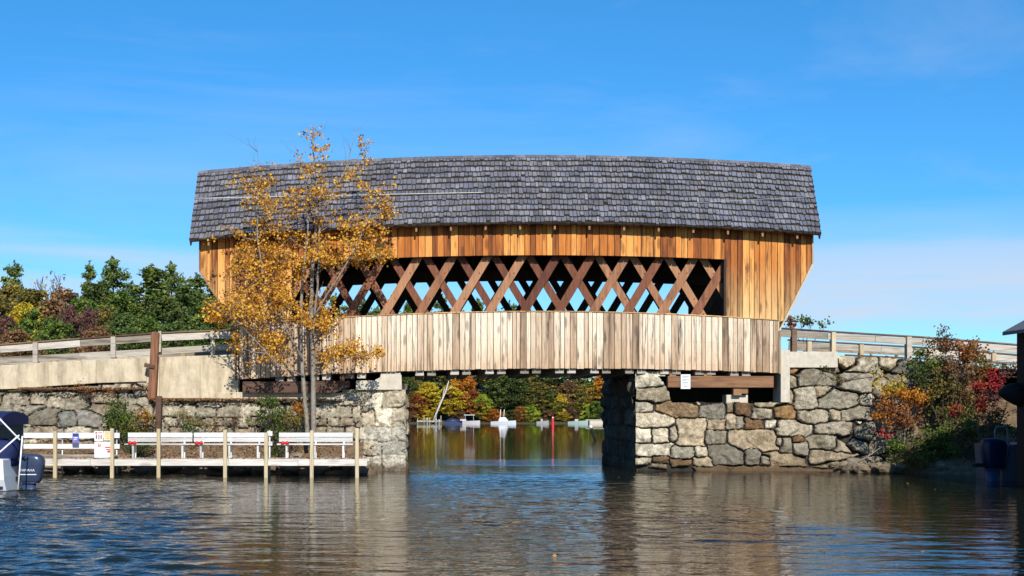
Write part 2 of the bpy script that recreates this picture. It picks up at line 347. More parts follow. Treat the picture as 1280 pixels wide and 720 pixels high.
# road / embankment profile along X (wall top line in the photograph)
def wallz(x):     # height of the road edge
    L = np.interp(x, [-60, X(0, 42.3), X(183, 42.3), X(298, 42.3), 0], [2.9, 3.66, 3.92, 4.02, 4.05])
    Rr = np.interp(x, [8, 12.6, X(1048, 42.3), X(1130, 42.3), X(1270, 42.3), 60], [4.05, 4.05, 4.02, 3.92, 3.62, 3.0])
    return np.where(x < 3.4, L, Rr)
def land(name, x0, x1, y0, y1, nx, ny, zf, mat): return sheet(name, x0, x1, y0, y1, nx, ny, zf, mat)
land('road', -60, -6.1, 42.75, 49.5, 60, 8, lambda x, y: wallz(x) - 0.1 + (fbm(x * 2, y * 2) - .5) * .04, M_gravel)
land('road', 12.7, 60, 42.75, 49.5, 60, 8, lambda x, y: wallz(x) - 0.1 + (fbm(x * 2, y * 2) - .5) * .04, M_gravel)
def back_land(x, y):
    hgt = wallz(x) - 0.12 + (fbm(x * .1, y * .1) - .5) * 1.4 * np.clip((y - 52) / 10, 0, 1) + np.clip((y - 60) / 60, 0, 1) * 3.0
    edge = np.clip((-1.6 - np.clip((y - 50) * 0.16, 0, 16) + fbm(x * 0 + 3, y * .2) * 3 - x) / 4.0, 0, 1)
    return hgt * edge + (1 - edge) * -0.8
land('hillside', -130, -1.2, 49.4, 150, 90, 70, back_land, M_earth)
def back_land_r(x, y):
    return (wallz(x) - 0.12) * np.clip((x - 9.6 + fbm(x, y * .3)) / 3, 0, 1) * np.clip((58 + 3 * fbm(x * .2, y) - y) / 5, 0, 1) - 0.6 * np.clip((y - 54) / 4, 0, 1)
land('embankment', 9.2, 90, 49.4, 62, 60, 16, back_land_r, M_earth)
# low shore in front of the left wall and right wall
def bank_l(x, y): return -0.55 + np.clip((y - 39.6) / 2.2, 0, 1) ** 0.8 * 1.55 + (fbm(x * 1.5, y * 1.5) - .5) * .35
land('bank', -40, X(455, 42), 39.4, 42.15, 110, 14, bank_l, M_earth)
def bank_r(x, y): 
    s = np.clip((x - X(1075, 42)) / 2.2, 0, 1)
    return -0.6 + s * (0.25 + np.clip((y - 39.3) / 4.2, 0, 1) * 2.9) + (fbm(x * 1.5, y * 1.5) - .5) * .4 * s + np.clip((x - 20) / 6, 0, 1) * .3
land('shore', X(1060, 42), 50, 38.9, 43.4, 110, 24, bank_r, M_earth)

# ------------------------------------------------------------------ stone walls
def rand_stones(u0, u1, v0, v1, h=0.45, asp=1.7, pal=None, jit=0.35):
    out = []; v = v0
    while v < v1:
        hh = h * random.uniform(0.7, 1.3); u = u0 - random.random() * h
        while u < u1:
            ww = hh * asp * random.uniform(0.55, 1.5)
            c = random.choice(pal or GRANITE)
            if random.random() < .12 and pal is None: c = random.choice((BROWN, ORANGE))
            out.append((u + ww / 2, v + hh / 2 + random.uniform(-jit, jit) * hh * .5, ww / 2, hh / 2 * random.uniform(.8, 1.15), random.uniform(-.12, .12), c)); u += ww
        v += hh
    return out
def stone_wall(name, mat, mp, u0, u1, v0, v1, stones, mask=None, res=0.035, depth=0.12, gap=0.16, rough=0.05, mortar=(0.05, 0.04, 0.03), parent=None, warp=0.055, tilt=0.13, facet=2.0, open_=.030):
    nu = int((u1 - u0) / res); nv = int((v1 - v0) / res)
    u = np.linspace(u0, u1, nu + 1); v = np.linspace(v0, v1, nv + 1); U, V = np.meshgrid(u, v)
    Uw = U + (fbm(U * 3 + 5, V * 3) - .5) * warp * 2 + (fbm(U * 11, V * 11 + 8, 2) - .5) * warp * .5; Vw = V + (fbm(U * 3 + 50, V * 3 + 31) - .5) * warp * 2 + (fbm(U * 11 + 9, V * 11, 2) - .5) * warp * .5
    F1 = np.full(U.shape, 1e9); F2 = np.full(U.shape, 1e9); ID = np.zeros(U.shape, int)
    for i, s in enumerate(stones):
        cu, cv, ru, rv, an = s[:5]; ca, sa = math.cos(an), math.sin(an)
        du = (Uw - cu) * ca + (Vw - cv) * sa; dv = -(Uw - cu) * sa + (Vw - cv) * ca
        d = ((np.abs(du) / ru) ** 7.0 + (np.abs(dv) / rv) ** 7.0) ** (1 / 7.0) * 1.0
        d = (d - 1) * min(ru, rv)          # roughly metric distance to the stone's outline
        m1 = d < F1; F2 = np.where(m1, F1, np.minimum(F2, d)); ID = np.where(m1, i, ID); F1 = np.where(m1, d, F1)
    e = (F2 - F1); gw = open_ * np.clip((fbm(U * 1.7 + 3, V * 1.7 + 7, 3) - .25) * 2.2, .12, 1.6); e = np.maximum(e - gw, 0); j = np.clip(e / gap, 0, 1); j = j ** 0.35
    rs = np.random.RandomState(5); n = len(stones); off = rs.uniform(-.5, 1, n); tu = rs.normal(0, tilt, n); tv = rs.normal(0, tilt, n)
    cu = np.array([s[0] for s in stones]); cv = np.array([s[1] for s in stones])
    # chipped facets: the lowest of several random planes per stone
    sz = np.array([min(q[2], q[3]) for q in stones]); du = (U - cu[ID]) / sz[ID]; dv = (V - cv[ID]) / sz[ID]; fac = np.zeros(U.shape)
    for k in range(5):
        an = rs.uniform(0, 6.28, n); sl = rs.uniform(.05, .16, n) * facet; o_ = rs.uniform(.15, .75, n)
        fac = np.minimum(fac, -(du * np.cos(an[ID]) + dv * np.sin(an[ID]) - o_[ID]) * sl[ID] * (sz[ID] + .15) * 1.6)
    fac = np.maximum(fac, -.075); D = depth * j + j * (off[ID] * 0.10 + (U - cu[ID]) * tu[ID] + (V - cv[ID]) * tv[ID] + fac) + (fbm(U * 9, V * 9, 5) - .5) * rough * 1.6
    D = np.maximum(D, depth * .55 * j) - .10 * (e <= 0)
    cols = np.array([s[5] for s in stones])[ID] * (0.68 + 0.5 * rs.rand(n))[ID][..., None]
    mj = np.clip(e / (gap * .15), 0, 1)[..., None]; C = cols * mj + np.array(mortar) * (1 - mj)
    XYZ = np.array(mp(U, V, D)); XYZ = np.moveaxis(XYZ, 0, -1).reshape(-1, 3)
    i = np.arange(nv)[:, None] * (nu + 1) + np.arange(nu)[None]; f = np.stack([i, i + 1, i + nu + 2, i + nu + 1], -1)
    if mask is not None:
        k = mask((U[:-1, :-1] + U[1:, 1:]) / 2, (V[:-1, :-1] + V[1:, 1:]) / 2); f = f[k]
    f = f.reshape(-1, 4)
    return np_mesh(name, XYZ, f, mat, parent, col=C.reshape(-1, 3), smooth=False)
YW = 42.2; k4 = YW / F
def cs(lst, ox, oy):
    o = []
    for s in lst:
        cx, cy, rx, ry = s[:4]; c = s[4] if len(s) > 4 else random.choice(GRANITE)
        px = ox + cx / 4; py = oy + cy / 4; o.append((X(px, YW), Z(py, YW), rx / 4 * k4, ry / 4 * k4, random.uniform(-.05, .05), c))
    return o
LT = (0.58, 0.51, 0.385); LT2 = (0.47, 0.395, 0.28)
GY = (0.26, 0.23, 0.17); GR = (0.33, 0.285, 0.205)
right_st = cs([(250, 275, 50, 30, LT), (280, 212, 78, 38, (0.33, .27, .18)), (265, 140, 70, 42, LT), (300, 340, 92, 38, LT2), (250, 415, 48, 38, LT), (345, 415, 45, 38, LT2), (405, 410, 25, 35, LT2), (300, 490, 95, 33, LT), (250, 545, 45, 22, LT2), (340, 535, 45, 22, BROWN), (330, 568, 60, 10, LT2),
    (430, 290, 100, 35, (0.26, .17, .09)), (600, 295, 65, 40), (685, 280, 18, 25), (750, 290, 48, 30, BROWN), (850, 310, 52, 32), (875, 265, 50, 15, (.32, .26, .17)), (960, 300, 55, 33, ORANGE), (690, 350, 28, 38), (735, 350, 20, 35, GY), (805, 360, 52, 27, BROWN), (900, 360, 38, 25, LT),
    (1000, 385, 100, 42, GR), (500, 400, 80, 70), (620, 365, 50, 32), (610, 425, 65, 40), (800, 440, 130, 55), (450, 505, 60, 30, GY), (540, 500, 35, 25, LT2), (450, 555, 60, 25, BROWN), (550, 550, 60, 28), (670, 510, 88, 55), (800, 520, 40, 42), (865, 545, 25, 25), (965, 540, 100, 32, (.25, .19, .12)), (750, 465, 35, 20),
    (930, 450, 18, 25), (970, 470, 28, 48), (1025, 435, 30, 20, ORANGE), (1040, 490, 40, 38), (1110, 325, 80, 40, GR), (1210, 310, 30, 30), (1200, 382, 90, 36, (.28, .24, .18)), (1150, 450, 78, 36, GR), (1255, 465, 50, 42), (1190, 530, 110, 36, (.34, .27, .18)), (1060, 235, 58, 56, (.34, .29, .21)), (1155, 205, 42, 32), (1225, 240, 98, 50, GY),
    (1120, 130, 100, 36, GY), (1010, 95, 25, 14, ORANGE), (1005, 150, 20, 30), (1000, 225, 15, 30), (1195, 95, 40, 16), (560, 262, 60, 10, (.4, .35, .27)), (690, 580, 300, 12, BROWN)], 740, 440)
right_st += cs([(440, 395, 85, 48, (.33, .29, .22)), (490, 300, 90, 38), (410, 285, 50, 36), (600, 290, 70, 40), (430, 545, 70, 36, GR), (500, 480, 38, 28, LT2), (560, 430, 40, 45), (480, 640, 50, 45, GR), (400, 700, 80, 35, (.25, .24, .2)), (560, 520, 45, 40), (450, 600, 20, 14, LT), (570, 700, 60, 50, GR), (590, 600, 50, 40), (660, 400, 60, 50), (680, 320, 60, 40), (680, 500, 60, 50), (700, 640, 70, 60), (330, 790, 90, 22, (.33, .27, .18)), (500, 800, 80, 30), (650, 780, 80, 40)], 960, 380)
right_st += [(X(960 + 1000 / 4 + i * 26, YW), Z(470 + j * 30 + (i % 2) * 10, YW), .42, .38, 0.1, random.choice(GRANITE)) for i in range(6) for j in range(5)]
def front(yw, batter=0.0): return lambda U, V, D: (U, yw - D + np.clip(V, 0, 9) * batter, V)
shelfL = X(831, YW); shelfR = X(986, YW); topS = Z(503, YW)
def mask_r(U, V):
    jit = (fbm(U * 2.5, V * 2.5) - .5) * .25
    top = np.where(U < shelfL + jit * 1.2 + (Z(485, YW) - V) * .45 * (V < Z(470, YW)), Z(464, YW) + jit * .2, np.where(U < X(987, YW), topS + jit * .35, np.where(U < X(1047, YW), Z(459.5, YW), wallz(U) - 0.06 + jit * .3)))
    return V < top
ra = empty('stone_abutment', (X(794, YW), YW, 0), 'rugged right-hand abutment of large pale and brown fieldstones under the bridge, right of the channel', 'stone wall')
def place_w(o, par): o.matrix_parent_inverse = Matrix.Translation(-Vector(par.location)); return o
place_w(stone_wall('stone_face', M_stone, front(YW, .02), X(794, YW), X(1215, YW), -.7, 4.15, right_st, mask_r, parent=ra, depth=.17, gap=.06, mortar=(.02,.016,.012), res=.026, open_=.05), ra)
XR = X(794, YW)
side_st = rand_stones(42, 49.6, -.8, 3.6, .5, 1.5, [(.10, .085, .065), (.13, .11, .085), (.08, .07, .06)])      # darkened palette: the shade on the channel side is put into the colour
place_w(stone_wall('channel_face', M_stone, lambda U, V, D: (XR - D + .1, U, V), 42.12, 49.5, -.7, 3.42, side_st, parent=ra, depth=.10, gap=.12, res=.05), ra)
mb = MB(); mb.box(XR + .12, X(1215, YW), YW + .06, 49.4, -.8, topS - .06); mb.box(XR + .12, shelfL - .12, YW + .1, 49.4, topS - .05, 3.36); mb.box(shelfL, 14.9, 44.2, 49.4, topS - .06, 3.4)
mb.box(X(988, YW), X(1047, YW), YW + .12, 49.3, topS - .06, 3.8); mb.box(X(1047, YW), X(1215, YW), YW + .3, 44, topS, 3.5); mb.build('core', M_core, ra)
# pale concrete wing and cap at the bridge's right end
mb = MB(); mb.box(X(975.5, 42), X(987, 42), 41.95, 42.9, Z(503, 42), Z(438, 42)); mb.box(X(987, 42), X(1047, 42), 41.97, 42.9, Z(459.5, 42), Z(440, 42) + .01)
cw = mb.build('concrete_wing', M_conc_w, ra, bevel=.015)
mb = MB(); mb.box(X(908, 42.3), X(935, 42.3), 42.3, 42.9, topS - .05, Z(493.5, 42.3)); mb.build('bearing_block', M_conc_w, ra, bevel=.02)

# left side: pier at the channel, lower fieldstone wall, concrete road wall
XL = X(507, YW); lp0 = X(440, YW)
la = empty('stone_abutment', (XL, YW, 0), 'pale mortared granite abutment left of the channel, behind the end of the dock', 'stone wall')
pier_st = []
for (y0, y1, n) in ((487, 510, 2), (510, 534, 3), (534, 552, 3), (552, 569, 2), (569, 592, 2)):
    xs0 = 450
    for i in range(n):
        ww = 57 / n * random.uniform(.8, 1.2); pier_st.append((X(xs0 + 57 / n * (i + .5) + random.uniform(-3, 3), YW), Z((y0 + y1) / 2, YW), ww / 2 * k4, (y1 - y0) / 2 * k4, random.uniform(-.04, .04), random.choice([LT, LT2, (.40, .37, .31), (.46, .42, .34)])))
pier_st += rand_stones(lp0 - 1.6, X(450, YW), -.8, 3.0, .45, 1.3, [LT2, GR, (.36, .31, .23)])
place_w(stone_wall('stone_face', M_stone, front(YW, .012), X(428, YW), XL, -.7, Z(487, YW), pier_st, parent=la, depth=.07, gap=.12, mortar=(.34, .28, .19), rough=.06, res=.03, open_=.004), la)
place_w(stone_wall('channel_face', M_stone, lambda U, V, D: (XL + D - .05, U, V), 42.13, 49.5, -.7, 3.0, rand_stones(42, 49.6, -.8, 3.2, .5, 1.5), parent=la, depth=.06, gap=.12, res=.06), la)
mb = MB(); mb.box(-7, XL - .02, YW + .08, 49.4, -.8, 2.5); mb.box(-1.9, XL - .03, YW + .3, 49.4, 2.5, 3.0); mb.box(-6.2, -1.2, 44.2, 49.4, 2.4, 3.3); mb.build('core', M_core, la)
# stepped pale concrete cap
bmv = [(445, 487.5), (445.5, 476), (468, 475.5), (475, 472), (477, 467), (490, 465), (500, 465.5), (502, 470), (502.5, 487.5)]
mb = MB(); mb.loft([[(X(a, YW) + 0, y, Z(b_, YW)) for a, b_ in bmv] for y in (YW - .16, 44.0)], sm=False); mb.build('cap', M_conc_w, la, bevel=.02)

lw = empty('fieldstone_wall', (-12, 42, 0), 'rough fieldstone retaining wall with mossy grey boulders behind the white benches', 'stone wall')
YL = 41.95
lst = rand_stones(-24, X(452, YL), -.9, 3.1, .42, 1.7, [GR, GY, (.33, .28, .2), (.28, .22, .15), (.38, .33, .24)])
big = [(54, 521, 20, 10, GY), (85, 526, 13, 10, (.2, .2, .17)), (110, 525, 16, 10, (.22, .2, .17)), (28, 516, 7, 8, GR), (15, 500, 20, 7, (.3, .25, .18)), (75, 494, 22, 5, LT2), (140, 485, 20, 6, LT2), (175, 490, 12, 9, (.36, .33, .26)), (450, 520, 9, 9, LT2)]
bs_ = [(X(a, YL), Z(b_, YL), c * YL / F, d * YL / F, 0, e) for a, b_, c, d, e in big]
lst = [s for s in lst if not any(abs(s[0] - q[0]) < q[2] * .95 and abs(s[1] - q[1]) < q[3] * .95 for q in bs_)] + bs_
def mask_l(U, V):
    jit = (fbm(U * 1.6, V * 1.6) - .5) * .25
    return V < np.where(U < X(186, YL), np.interp(U, [-30, X(0, YL), X(180, YL)], [2.6, Z(489, YL), Z(478, YL)]), Z(499, YL)) + jit * np.where(U < X(186, YL), .25, 1)
place_w(stone_wall('stone_face', M_stone, lambda U, V, D: (U, YL - D + np.clip(V - 1.9, 0, .5) * .6, V), -24, X(450, YL), -.7, 3.2, lst, mask_l, parent=lw, depth=.13, gap=.10, open_=.022, mortar=(.10, .072, .045), rough=.07, res=.04), lw)
mb = MB(); mb.box(-24, X(440, YL), YL + .12, YL + .75, -.8, 2.2); mb.build('core', M_core, lw)
# concrete road wall, left
mb = MB()
def strip(mb, pts, yt, yb):      # pts: (px, top py, bottom py)
    for (a, ta, ba), (b_, tb, bb) in zip(pts, pts[1:]):
        xa, xb = X(a, yt), X(b_, yt)
        mb.hexa([(xa, yt, Z(ba, yt)), (xb, yt, Z(bb, yt)), (xb, yb, Z(bb, yt)), (xa, yb, Z(ba, yt)), (xa, yt, Z(ta, yt)), (xb, yt, Z(tb, yt)), (xb, yb, Z(tb, yt)), (xa, yb, Z(ta, yt))], rc())
strip(mb, [(-360, 470, 500), (0, 456.5, 488), (60, 453, 483), (120, 450, 479), (183, 447.5, 477)], 42.3, 42.75)
mb2 = MB(); strip(mb2, [(199, 446.5, 498), (250, 444.5, 498), (298, 443, 498)], 42.22, 42.75)
rw = empty('concrete_wall', (-12, 42.3, 3), 'stained tan concrete retaining wall under the left railing', 'concrete wall')
mb.build('wall_panel', M_conc, rw, bevel=.02); mb2.build('wall_panel', M_conc, rw, bevel=.02)
mb = MB(); strip(mb, [(183, 447.5, 498), (199, 446.5, 498)], 42.33, 42.75); mb.build('wall_panel', M_conc, rw)
mb = MB(); strip(mb, [(262, 490, 501), (445, 491, 501)], 42.2, 43.6); mb.build('concrete_ledge', M_conc, la, bevel=.02)
# leaf strewn ledge between the two left walls
land('ledge', -24, X(440, 42), 41.98, 42.32, 120, 4, lambda x, y: Z(500.5, 42) + (fbm(x * 2, y * 3) - .5) * .12 + np.where(x < X(186, 42), .38, 0.0), M_earth)

# ------------------------------------------------------------------ covered bridge
CX = 3.35; HL = 9.24
def uu(x): return (x - CX) / HL
zb = lambda x: 3.51 - .25 * uu(x) ** 2 + .11 * uu(x)
zl = lambda x: 5.46 - .385 * uu(x) ** 2 + .085 * uu(x)
zo = lambda x: 7.41 - .31 * uu(x) ** 2 + .07 * uu(x)
ze = lambda x: 8.44 - .36 * uu(x) ** 2 + .085 * uu(x)
zr = lambda x: 11.38 - .33 * uu(x) ** 2 + .085 * uu(x)
YF, YB, YE, YEB, YR = 42.0, 47.6, 41.55, 48.05, 44.8
br = empty('covered_bridge', (CX, YF, 3.4), 'long weathered timber covered bridge with crisscross lattice opening and grey shingled roof', 'covered bridge')
WT = lambda x: ze(x) + .33          # wall top tucked under the roof
LXt, LXb, RXt, RXb = -7.28, -6.04, 13.74, 12.60
OL, OR_ = -4.09, 10.74
def xbot(x):  # lower limit of the upper siding at x
    if x < LXb: return 4.97 + (x - LXb) / (LXt - LXb) * (6.83 - 4.97)
    if x > RXb: return 4.83 + (x - RXb) / (RXt - RXb) * (7.08 - 4.83)
    return zl(x) - .05
def siding(mb, x0, x1, yf, th, top, bot, wmin=.16, wmax=.27, dirn=1, rag=0.0, skew=1.0):
    x = x0
    while x < x1 - .01:
        wd = random.uniform(wmin, wmax); xe = min(x + wd, x1)
        if x1 - xe < .07: xe = x1
        j = random.uniform(-.012, .012); y0 = yf + j; y1 = yf + dirn * th; g = .010; rg = random.uniform(-rag, rag)
        ya, yb_ = (y0, y1) if dirn > 0 else (y1, y0)
        c = rc(); c = (c[0], c[1], c[2] ** skew)
        mb.hexa([(x + g, ya, bot(x) + rg), (xe - g, ya, bot(xe) + rg), (xe - g, yb_, bot(xe) + rg), (x + g, yb_, bot(x) + rg), (x + g, ya, top(x)), (xe - g, ya, top(xe)), (xe - g, yb_, top(xe)), (x + g, yb_, top(x))], c)
        x = xe
for yf, dr in ((YF, 1), (YB, -1)):
    mb = MB(); siding(mb, LXt, OL, yf, .03, WT, xbot, dirn=dr, skew=.7); siding(mb, OR_, RXt, yf, .03, WT, xbot, dirn=dr); siding(mb, OL, OR_, yf, .03, WT, zo, dirn=dr)
    mb.build('upper_siding', M_up, br)
    mb = MB(); n = 40
    for a_, b2_, bt_ in ((LXt + .03, LXb, xbot), (LXb, OL, xbot), (OL, OR_, lambda x: zo(x) + .01), (OR_, RXb, xbot), (RXb, RXt - .03, xbot)):
        for i in range(8):
            xa = a_ + (b2_ - a_) * i / 8; xb = a_ + (b2_ - a_) * (i + 1) / 8; y0, y1 = sorted((yf + dr * .034, yf + dr * .05)); e1 = 1e-4
            za_ = bt_(xa + e1) + .03; zb2_ = bt_(xb - e1) + .03
            mb.hexa([(xa, y0, za_), (xb, y0, zb2_), (xb, y1, zb2_), (xa, y1, za_), (xa, y0, WT(xa)), (xb, y0, WT(xb)), (xb, y1, WT(xb)), (xa, y1, WT(xa))], (.2, .2, .1))
    for i in range(24):
        xa = -5.9 + 18.48 * i / 24; xb = -5.9 + 18.48 * (i + 1) / 24; y0, y1 = sorted((yf - dr * .036, yf - dr * .02))
        mb.hexa([(xa, y0, zb(xa) + .03), (xb, y0, zb(xb) + .03), (xb, y1, zb(xb) + .03), (xa, y1, zb(xa) + .03), (xa, y0, zl(xa) - .01), (xb, y0, zl(xb) - .01), (xb, y1, zl(xb) - .01), (xa, y1, zl(xa) - .01)], (.2, .2, .1))
    mb.build('added_gap_backing', M_int, br)  # added dark sheet behind the planks, blocks sky light through the gaps
    mb = MB(); siding(mb, -5.92, 12.60, yf - dr * .07, .03, zl, zb, .12, .25, dirn=dr, rag=.012, skew=.45)
    lo_ = mb.build('lower_siding', M_low, br)
    if dr > 0:
        mb = MB()
        for i in range(150):
            xx = -5.8 + i * .1235 + random.uniform(-.02, .02)
            for fr in (.1, .52, .9):
                zz = zb(xx) + (zl(xx) - zb(xx)) * fr + random.uniform(-.015, .015); mb.box(xx - .004, xx + .004, yf - .086, yf - .068, zz - .005, zz + .005)
        tag(mb.build('nails', M_black, lo_), kind='stuff')
    mb = MB()      # cap strip on top of lower siding, dark drip edge
    n = 24
    for i in range(n):
        xa = -5.92 + (18.52) * i / n; xb = -5.92 + 18.52 * (i + 1) / n; y0, y1 = sorted((yf - dr * .10, yf + dr * .05))
        mb.hexa([(xa, y0, zl(xa)), (xb, y0, zl(xb)), (xb, y1, zl(xb)), (xa, y1, zl(xa)), (xa, y0, zl(xa) + .03), (xb, y0, zl(xb) + .03), (xb, y1, zl(xb) + .03), (xa, y1, zl(xa) + .03)], rc())
    mb.build('ledger_cap', M_up, br)
# trusses
def latt(yc, mat, first):
    for d_, x00, yo in ((1, 2.63, 0.0), (-1, 1.68, .10)):
        for k in range(-8, 9):
            xt = x00 + k * 1.195; ztop = 8.15; zbt = 3.75; a = (xt - d_ * (7.41 - ztop) * .60, yc + yo, ztop); b_ = (xt - d_ * (7.41 - zbt) * .60, yc + yo, zbt)
            # clip to truss length
            lo, hi = -5.6, 12.35
            pa, pb = Vector(a), Vector(b_)
            def clip(p, q):
                if p.x < lo: return p + (q - p) * ((lo - p.x) / (q.x - p.x))
                if p.x > hi: return p + (q - p) * ((hi - p.x) / (q.x - p.x))
                return p
            if max(pa.x, pb.x) < lo or min(pa.x, pb.x) > hi: continue
            pa, pb = clip(pa, pb), clip(pb, pa)
            mx = (pa.x + pb.x) / 2
            if mx < OL - .7 or mx > OR_ + .7: continue
            m_ = MB(); m_.beam(pa, pb, .28 if d_ > 0 else .25, .07, rc(), up=(0, 1, 0))
            # peg heads
            for fr in (.30, .50, .62):
                q = pa.lerp(pb, fr); m_.tube([(q.x + .05, q.y - .055, q.z), (q.x + .05, q.y, q.z)], .022, 8, (.1, .1, .1))
            o = m_.build('lattice_plank', mat, br)
latt(42.32, M_lat, True); 
n0 = len(br.children)
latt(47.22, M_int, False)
for y0, y1, dz0 in ((42.50, 42.58, .04), (47.05, 47.13, -.34)):
    for zf, hgt in ((lambda x: zo(x) + dz0, .42), (lambda x: ze(x) + .05, .3), (lambda x: zb(x) + .55, .3)):
        mb = MB()
        for i in range(16):
            xa = -5.8 + 18.3 * i / 16; xb = -5.8 + 18.3 * (i + 1) / 16
            mb.hexa([(xa, y0, zf(xa)), (xb, y0, zf(xb)), (xb, y1, zf(xb)), (xa, y1, zf(xa)), (xa, y0, zf(xa) + hgt), (xb, y0, zf(xb) + hgt), (xb, y1, zf(xb) + hgt), (xa, y1, zf(xa) + hgt)], rc())
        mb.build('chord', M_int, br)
mb = MB()          # floor planks
x = -6.0
while x < 12.7:
    mb.box(x, x + .24, 42.1, 47.5, zb(x) + .45, zb(x) + .52, rc()); x += .25
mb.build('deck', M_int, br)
for i in range(15):     # ends of floor beams show under the siding in pairs
    xx = X(519 + 43.7 * (i - 5), 42.1)
    for dx in (0, .41):
        if -5.4 < xx + dx < 12.2:
            mb = MB(); mb.box(xx + dx, xx + dx + .30, 42.06, 47.6, zb(xx) - .17, zb(xx) + .02 + .2, rc()); mb.build('floor_beam', M_grey, br, bevel=.02)
for y0 in (42.12, 47.2): 
    mb = MB()
    for i in range(16):
        xa = -5.8 + 18.3 * i / 16; xb = -5.8 + 18.3 * (i + 1) / 16
        mb.hexa([(xa, y0, zb(xa) - .04), (xb, y0, zb(xb) - .04), (xb, y0 + .25, zb(xb) - .04), (xa, y0 + .25, zb(xa) - .04), (xa, y0, zb(xa) + .4), (xb, y0, zb(xb) + .4), (xb, y0 + .25, zb(xb) + .4), (xa, y0 + .25, zb(xa) + .4)], rc())
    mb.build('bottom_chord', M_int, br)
# interior ties and rafters, knee braces
mb = MB()
for i in range(18):
    xx = X(250 + 43.7 * i, 41.6)+.05
    if -6.6 < xx < 13.3:
        mb.beam((xx, 42.3, ze(xx) + .42), (xx, 47.3, ze(xx) + .42), .12, .2, rc())
        mb.beam((xx, 42.45, ze(xx) - .75), (xx, 43.7, ze(xx) + .35), .1, .1, rc()); mb.beam((xx, 47.15, ze(xx) - .75), (xx, 45.9, ze(xx) + .35), .1, .1, rc())
        for a, b_ in (((xx, YE + .25, ze(xx) + .10), (xx, YR, zr(xx) - .16)), ((xx, YEB - .25, ze(xx) + .10), (xx, YR, zr(xx) - .16))): mb.beam(a, b_, .08, .14, rc())
mb.build('roof_framing', M_int, br)
for i in range(19):     # rafter tails peeping under the eaves
    xx = X(266 + 43.4 * (i - 0) - 6, YE)
    if -7.2 < xx < 13.6:
        mb = MB(); mb.hexa([(xx - .032, YE + .10, ze(xx) - .20), (xx + .032, YE + .10, ze(xx) - .20), (xx + .032, 42.1, ze(xx) + .18), (xx - .032, 42.1, ze(xx) + .18), (xx - .032, YE + .10, ze(xx) + .01), (xx + .032, YE + .10, ze(xx) + .01), (xx + .032, 42.1, ze(xx) + .40), (xx - .032, 42.1, ze(xx) + .40)], (.5, .5, .8))
        mb.build('rafter_tail', M_beam, br)
# roof: boarding, then courses of individual shingles
def rp(t_, s, back, lift=0.0):
    xl = -7.56 + (-7.82 + 7.56) * t_; xr = 13.90 + (14.60 - 13.90) * t_; x = xl + (xr - xl) * s
    z = ze(x) * (1 - t_) + zr(x) * t_ ; ye = YEB if back else YE; y = ye + (YR - ye) * t_
    n = Vector((0, (0.65 if back else -0.65), .76)); return Vector((x, y, z)) + n * lift
mb = MB()
for back in (False, True):
    for i in range(30):
        s0, s1 = i / 30, (i + 1) / 30
        mb.hexa([rp(0, s0, back, -.06), rp(0, s1, back, -.06), rp(1, s1, back, -.06), rp(1, s0, back, -.06), rp(0, s0, back), rp(0, s1, back), rp(1, s1, back), rp(1, s0, back)], (.3, .3, .4))
roof = mb.build('roof', M_int, br)
mb = MB(); NC = 12; SH = [(0.145, .147, .172), (.16, .16, .18), (.12, .122, .152), (.185, .184, .2), (.145, .142, .155), (.13, .136, .17)]
for back in (False, True):
    for r in range(NC):
        t0 = r / NC; t1 = min(1.0, (r + 1.12) / NC); s = -.001; rowc = random.uniform(.85, 1.15); wob = random.uniform(0, 6)
        while s < 1:
            ds = random.uniform(.0045, .0085) * (1.6 if back else 1); e = min(1.0, s + ds); jt = random.uniform(-.010, .010) + .006 * math.sin(s * 23 + wob); l0 = random.uniform(.07, .10)
            if random.random() < .02: jt += .02
            c = random.choice(SH); k = rowc * random.uniform(.78, 1.2); c = tuple(min(.4, q * k) for q in c); g = .0005
            a = rp(max(-.012, t0 + jt), s + g, back, l0); b_ = rp(max(-.012, t0 + jt), e - g, back, l0 + random.uniform(-.008, .008)); c2 = rp(t1, e - g, back, .008); d = rp(t1, s + g, back, .008)
            a0 = rp(max(-.012, t0 + jt), s + g, back, .0); b0 = rp(max(-.012, t0 + jt), e - g, back, .0)
            i0 = len(mb.v); mb.v += [tuple(q) for q in (a, b_, c2, d, a0, b0)]
            mb.face((i0, i0 + 1, i0 + 2, i0 + 3), c); mb.face((i0 + 4, i0 + 5, i0 + 1, i0), (.07, .055, .04)); mb.face((i0 + 4, i0, i0 + 3), c); mb.face((i0 + 5, i0 + 2, i0 + 1), c)  # butt faces coloured dark to draw the shadow line under each course
            s = e
mb.build('shingles', M_roof, roof)
roof.children[0].matrix_parent_inverse = Matrix()
mb = MB()
for i in range(60):
    s0, s1 = i / 60, (i + .97) / 60; 
    for back in (False, True):
        q = [rp(.965, s0, back, .05), rp(.965, s1, back, .05), rp(1, s1, back, .07), rp(1, s0, back, .07)]; i0 = len(mb.v); mb.v += [tuple(z) for z in q]; k = random.uniform(.7, 1.3); mb.face((i0, i0 + 1, i0 + 2, i0 + 3), (.13 * k, .12 * k, .13 * k))
mb.build('ridge_cap', M_roof, roof)
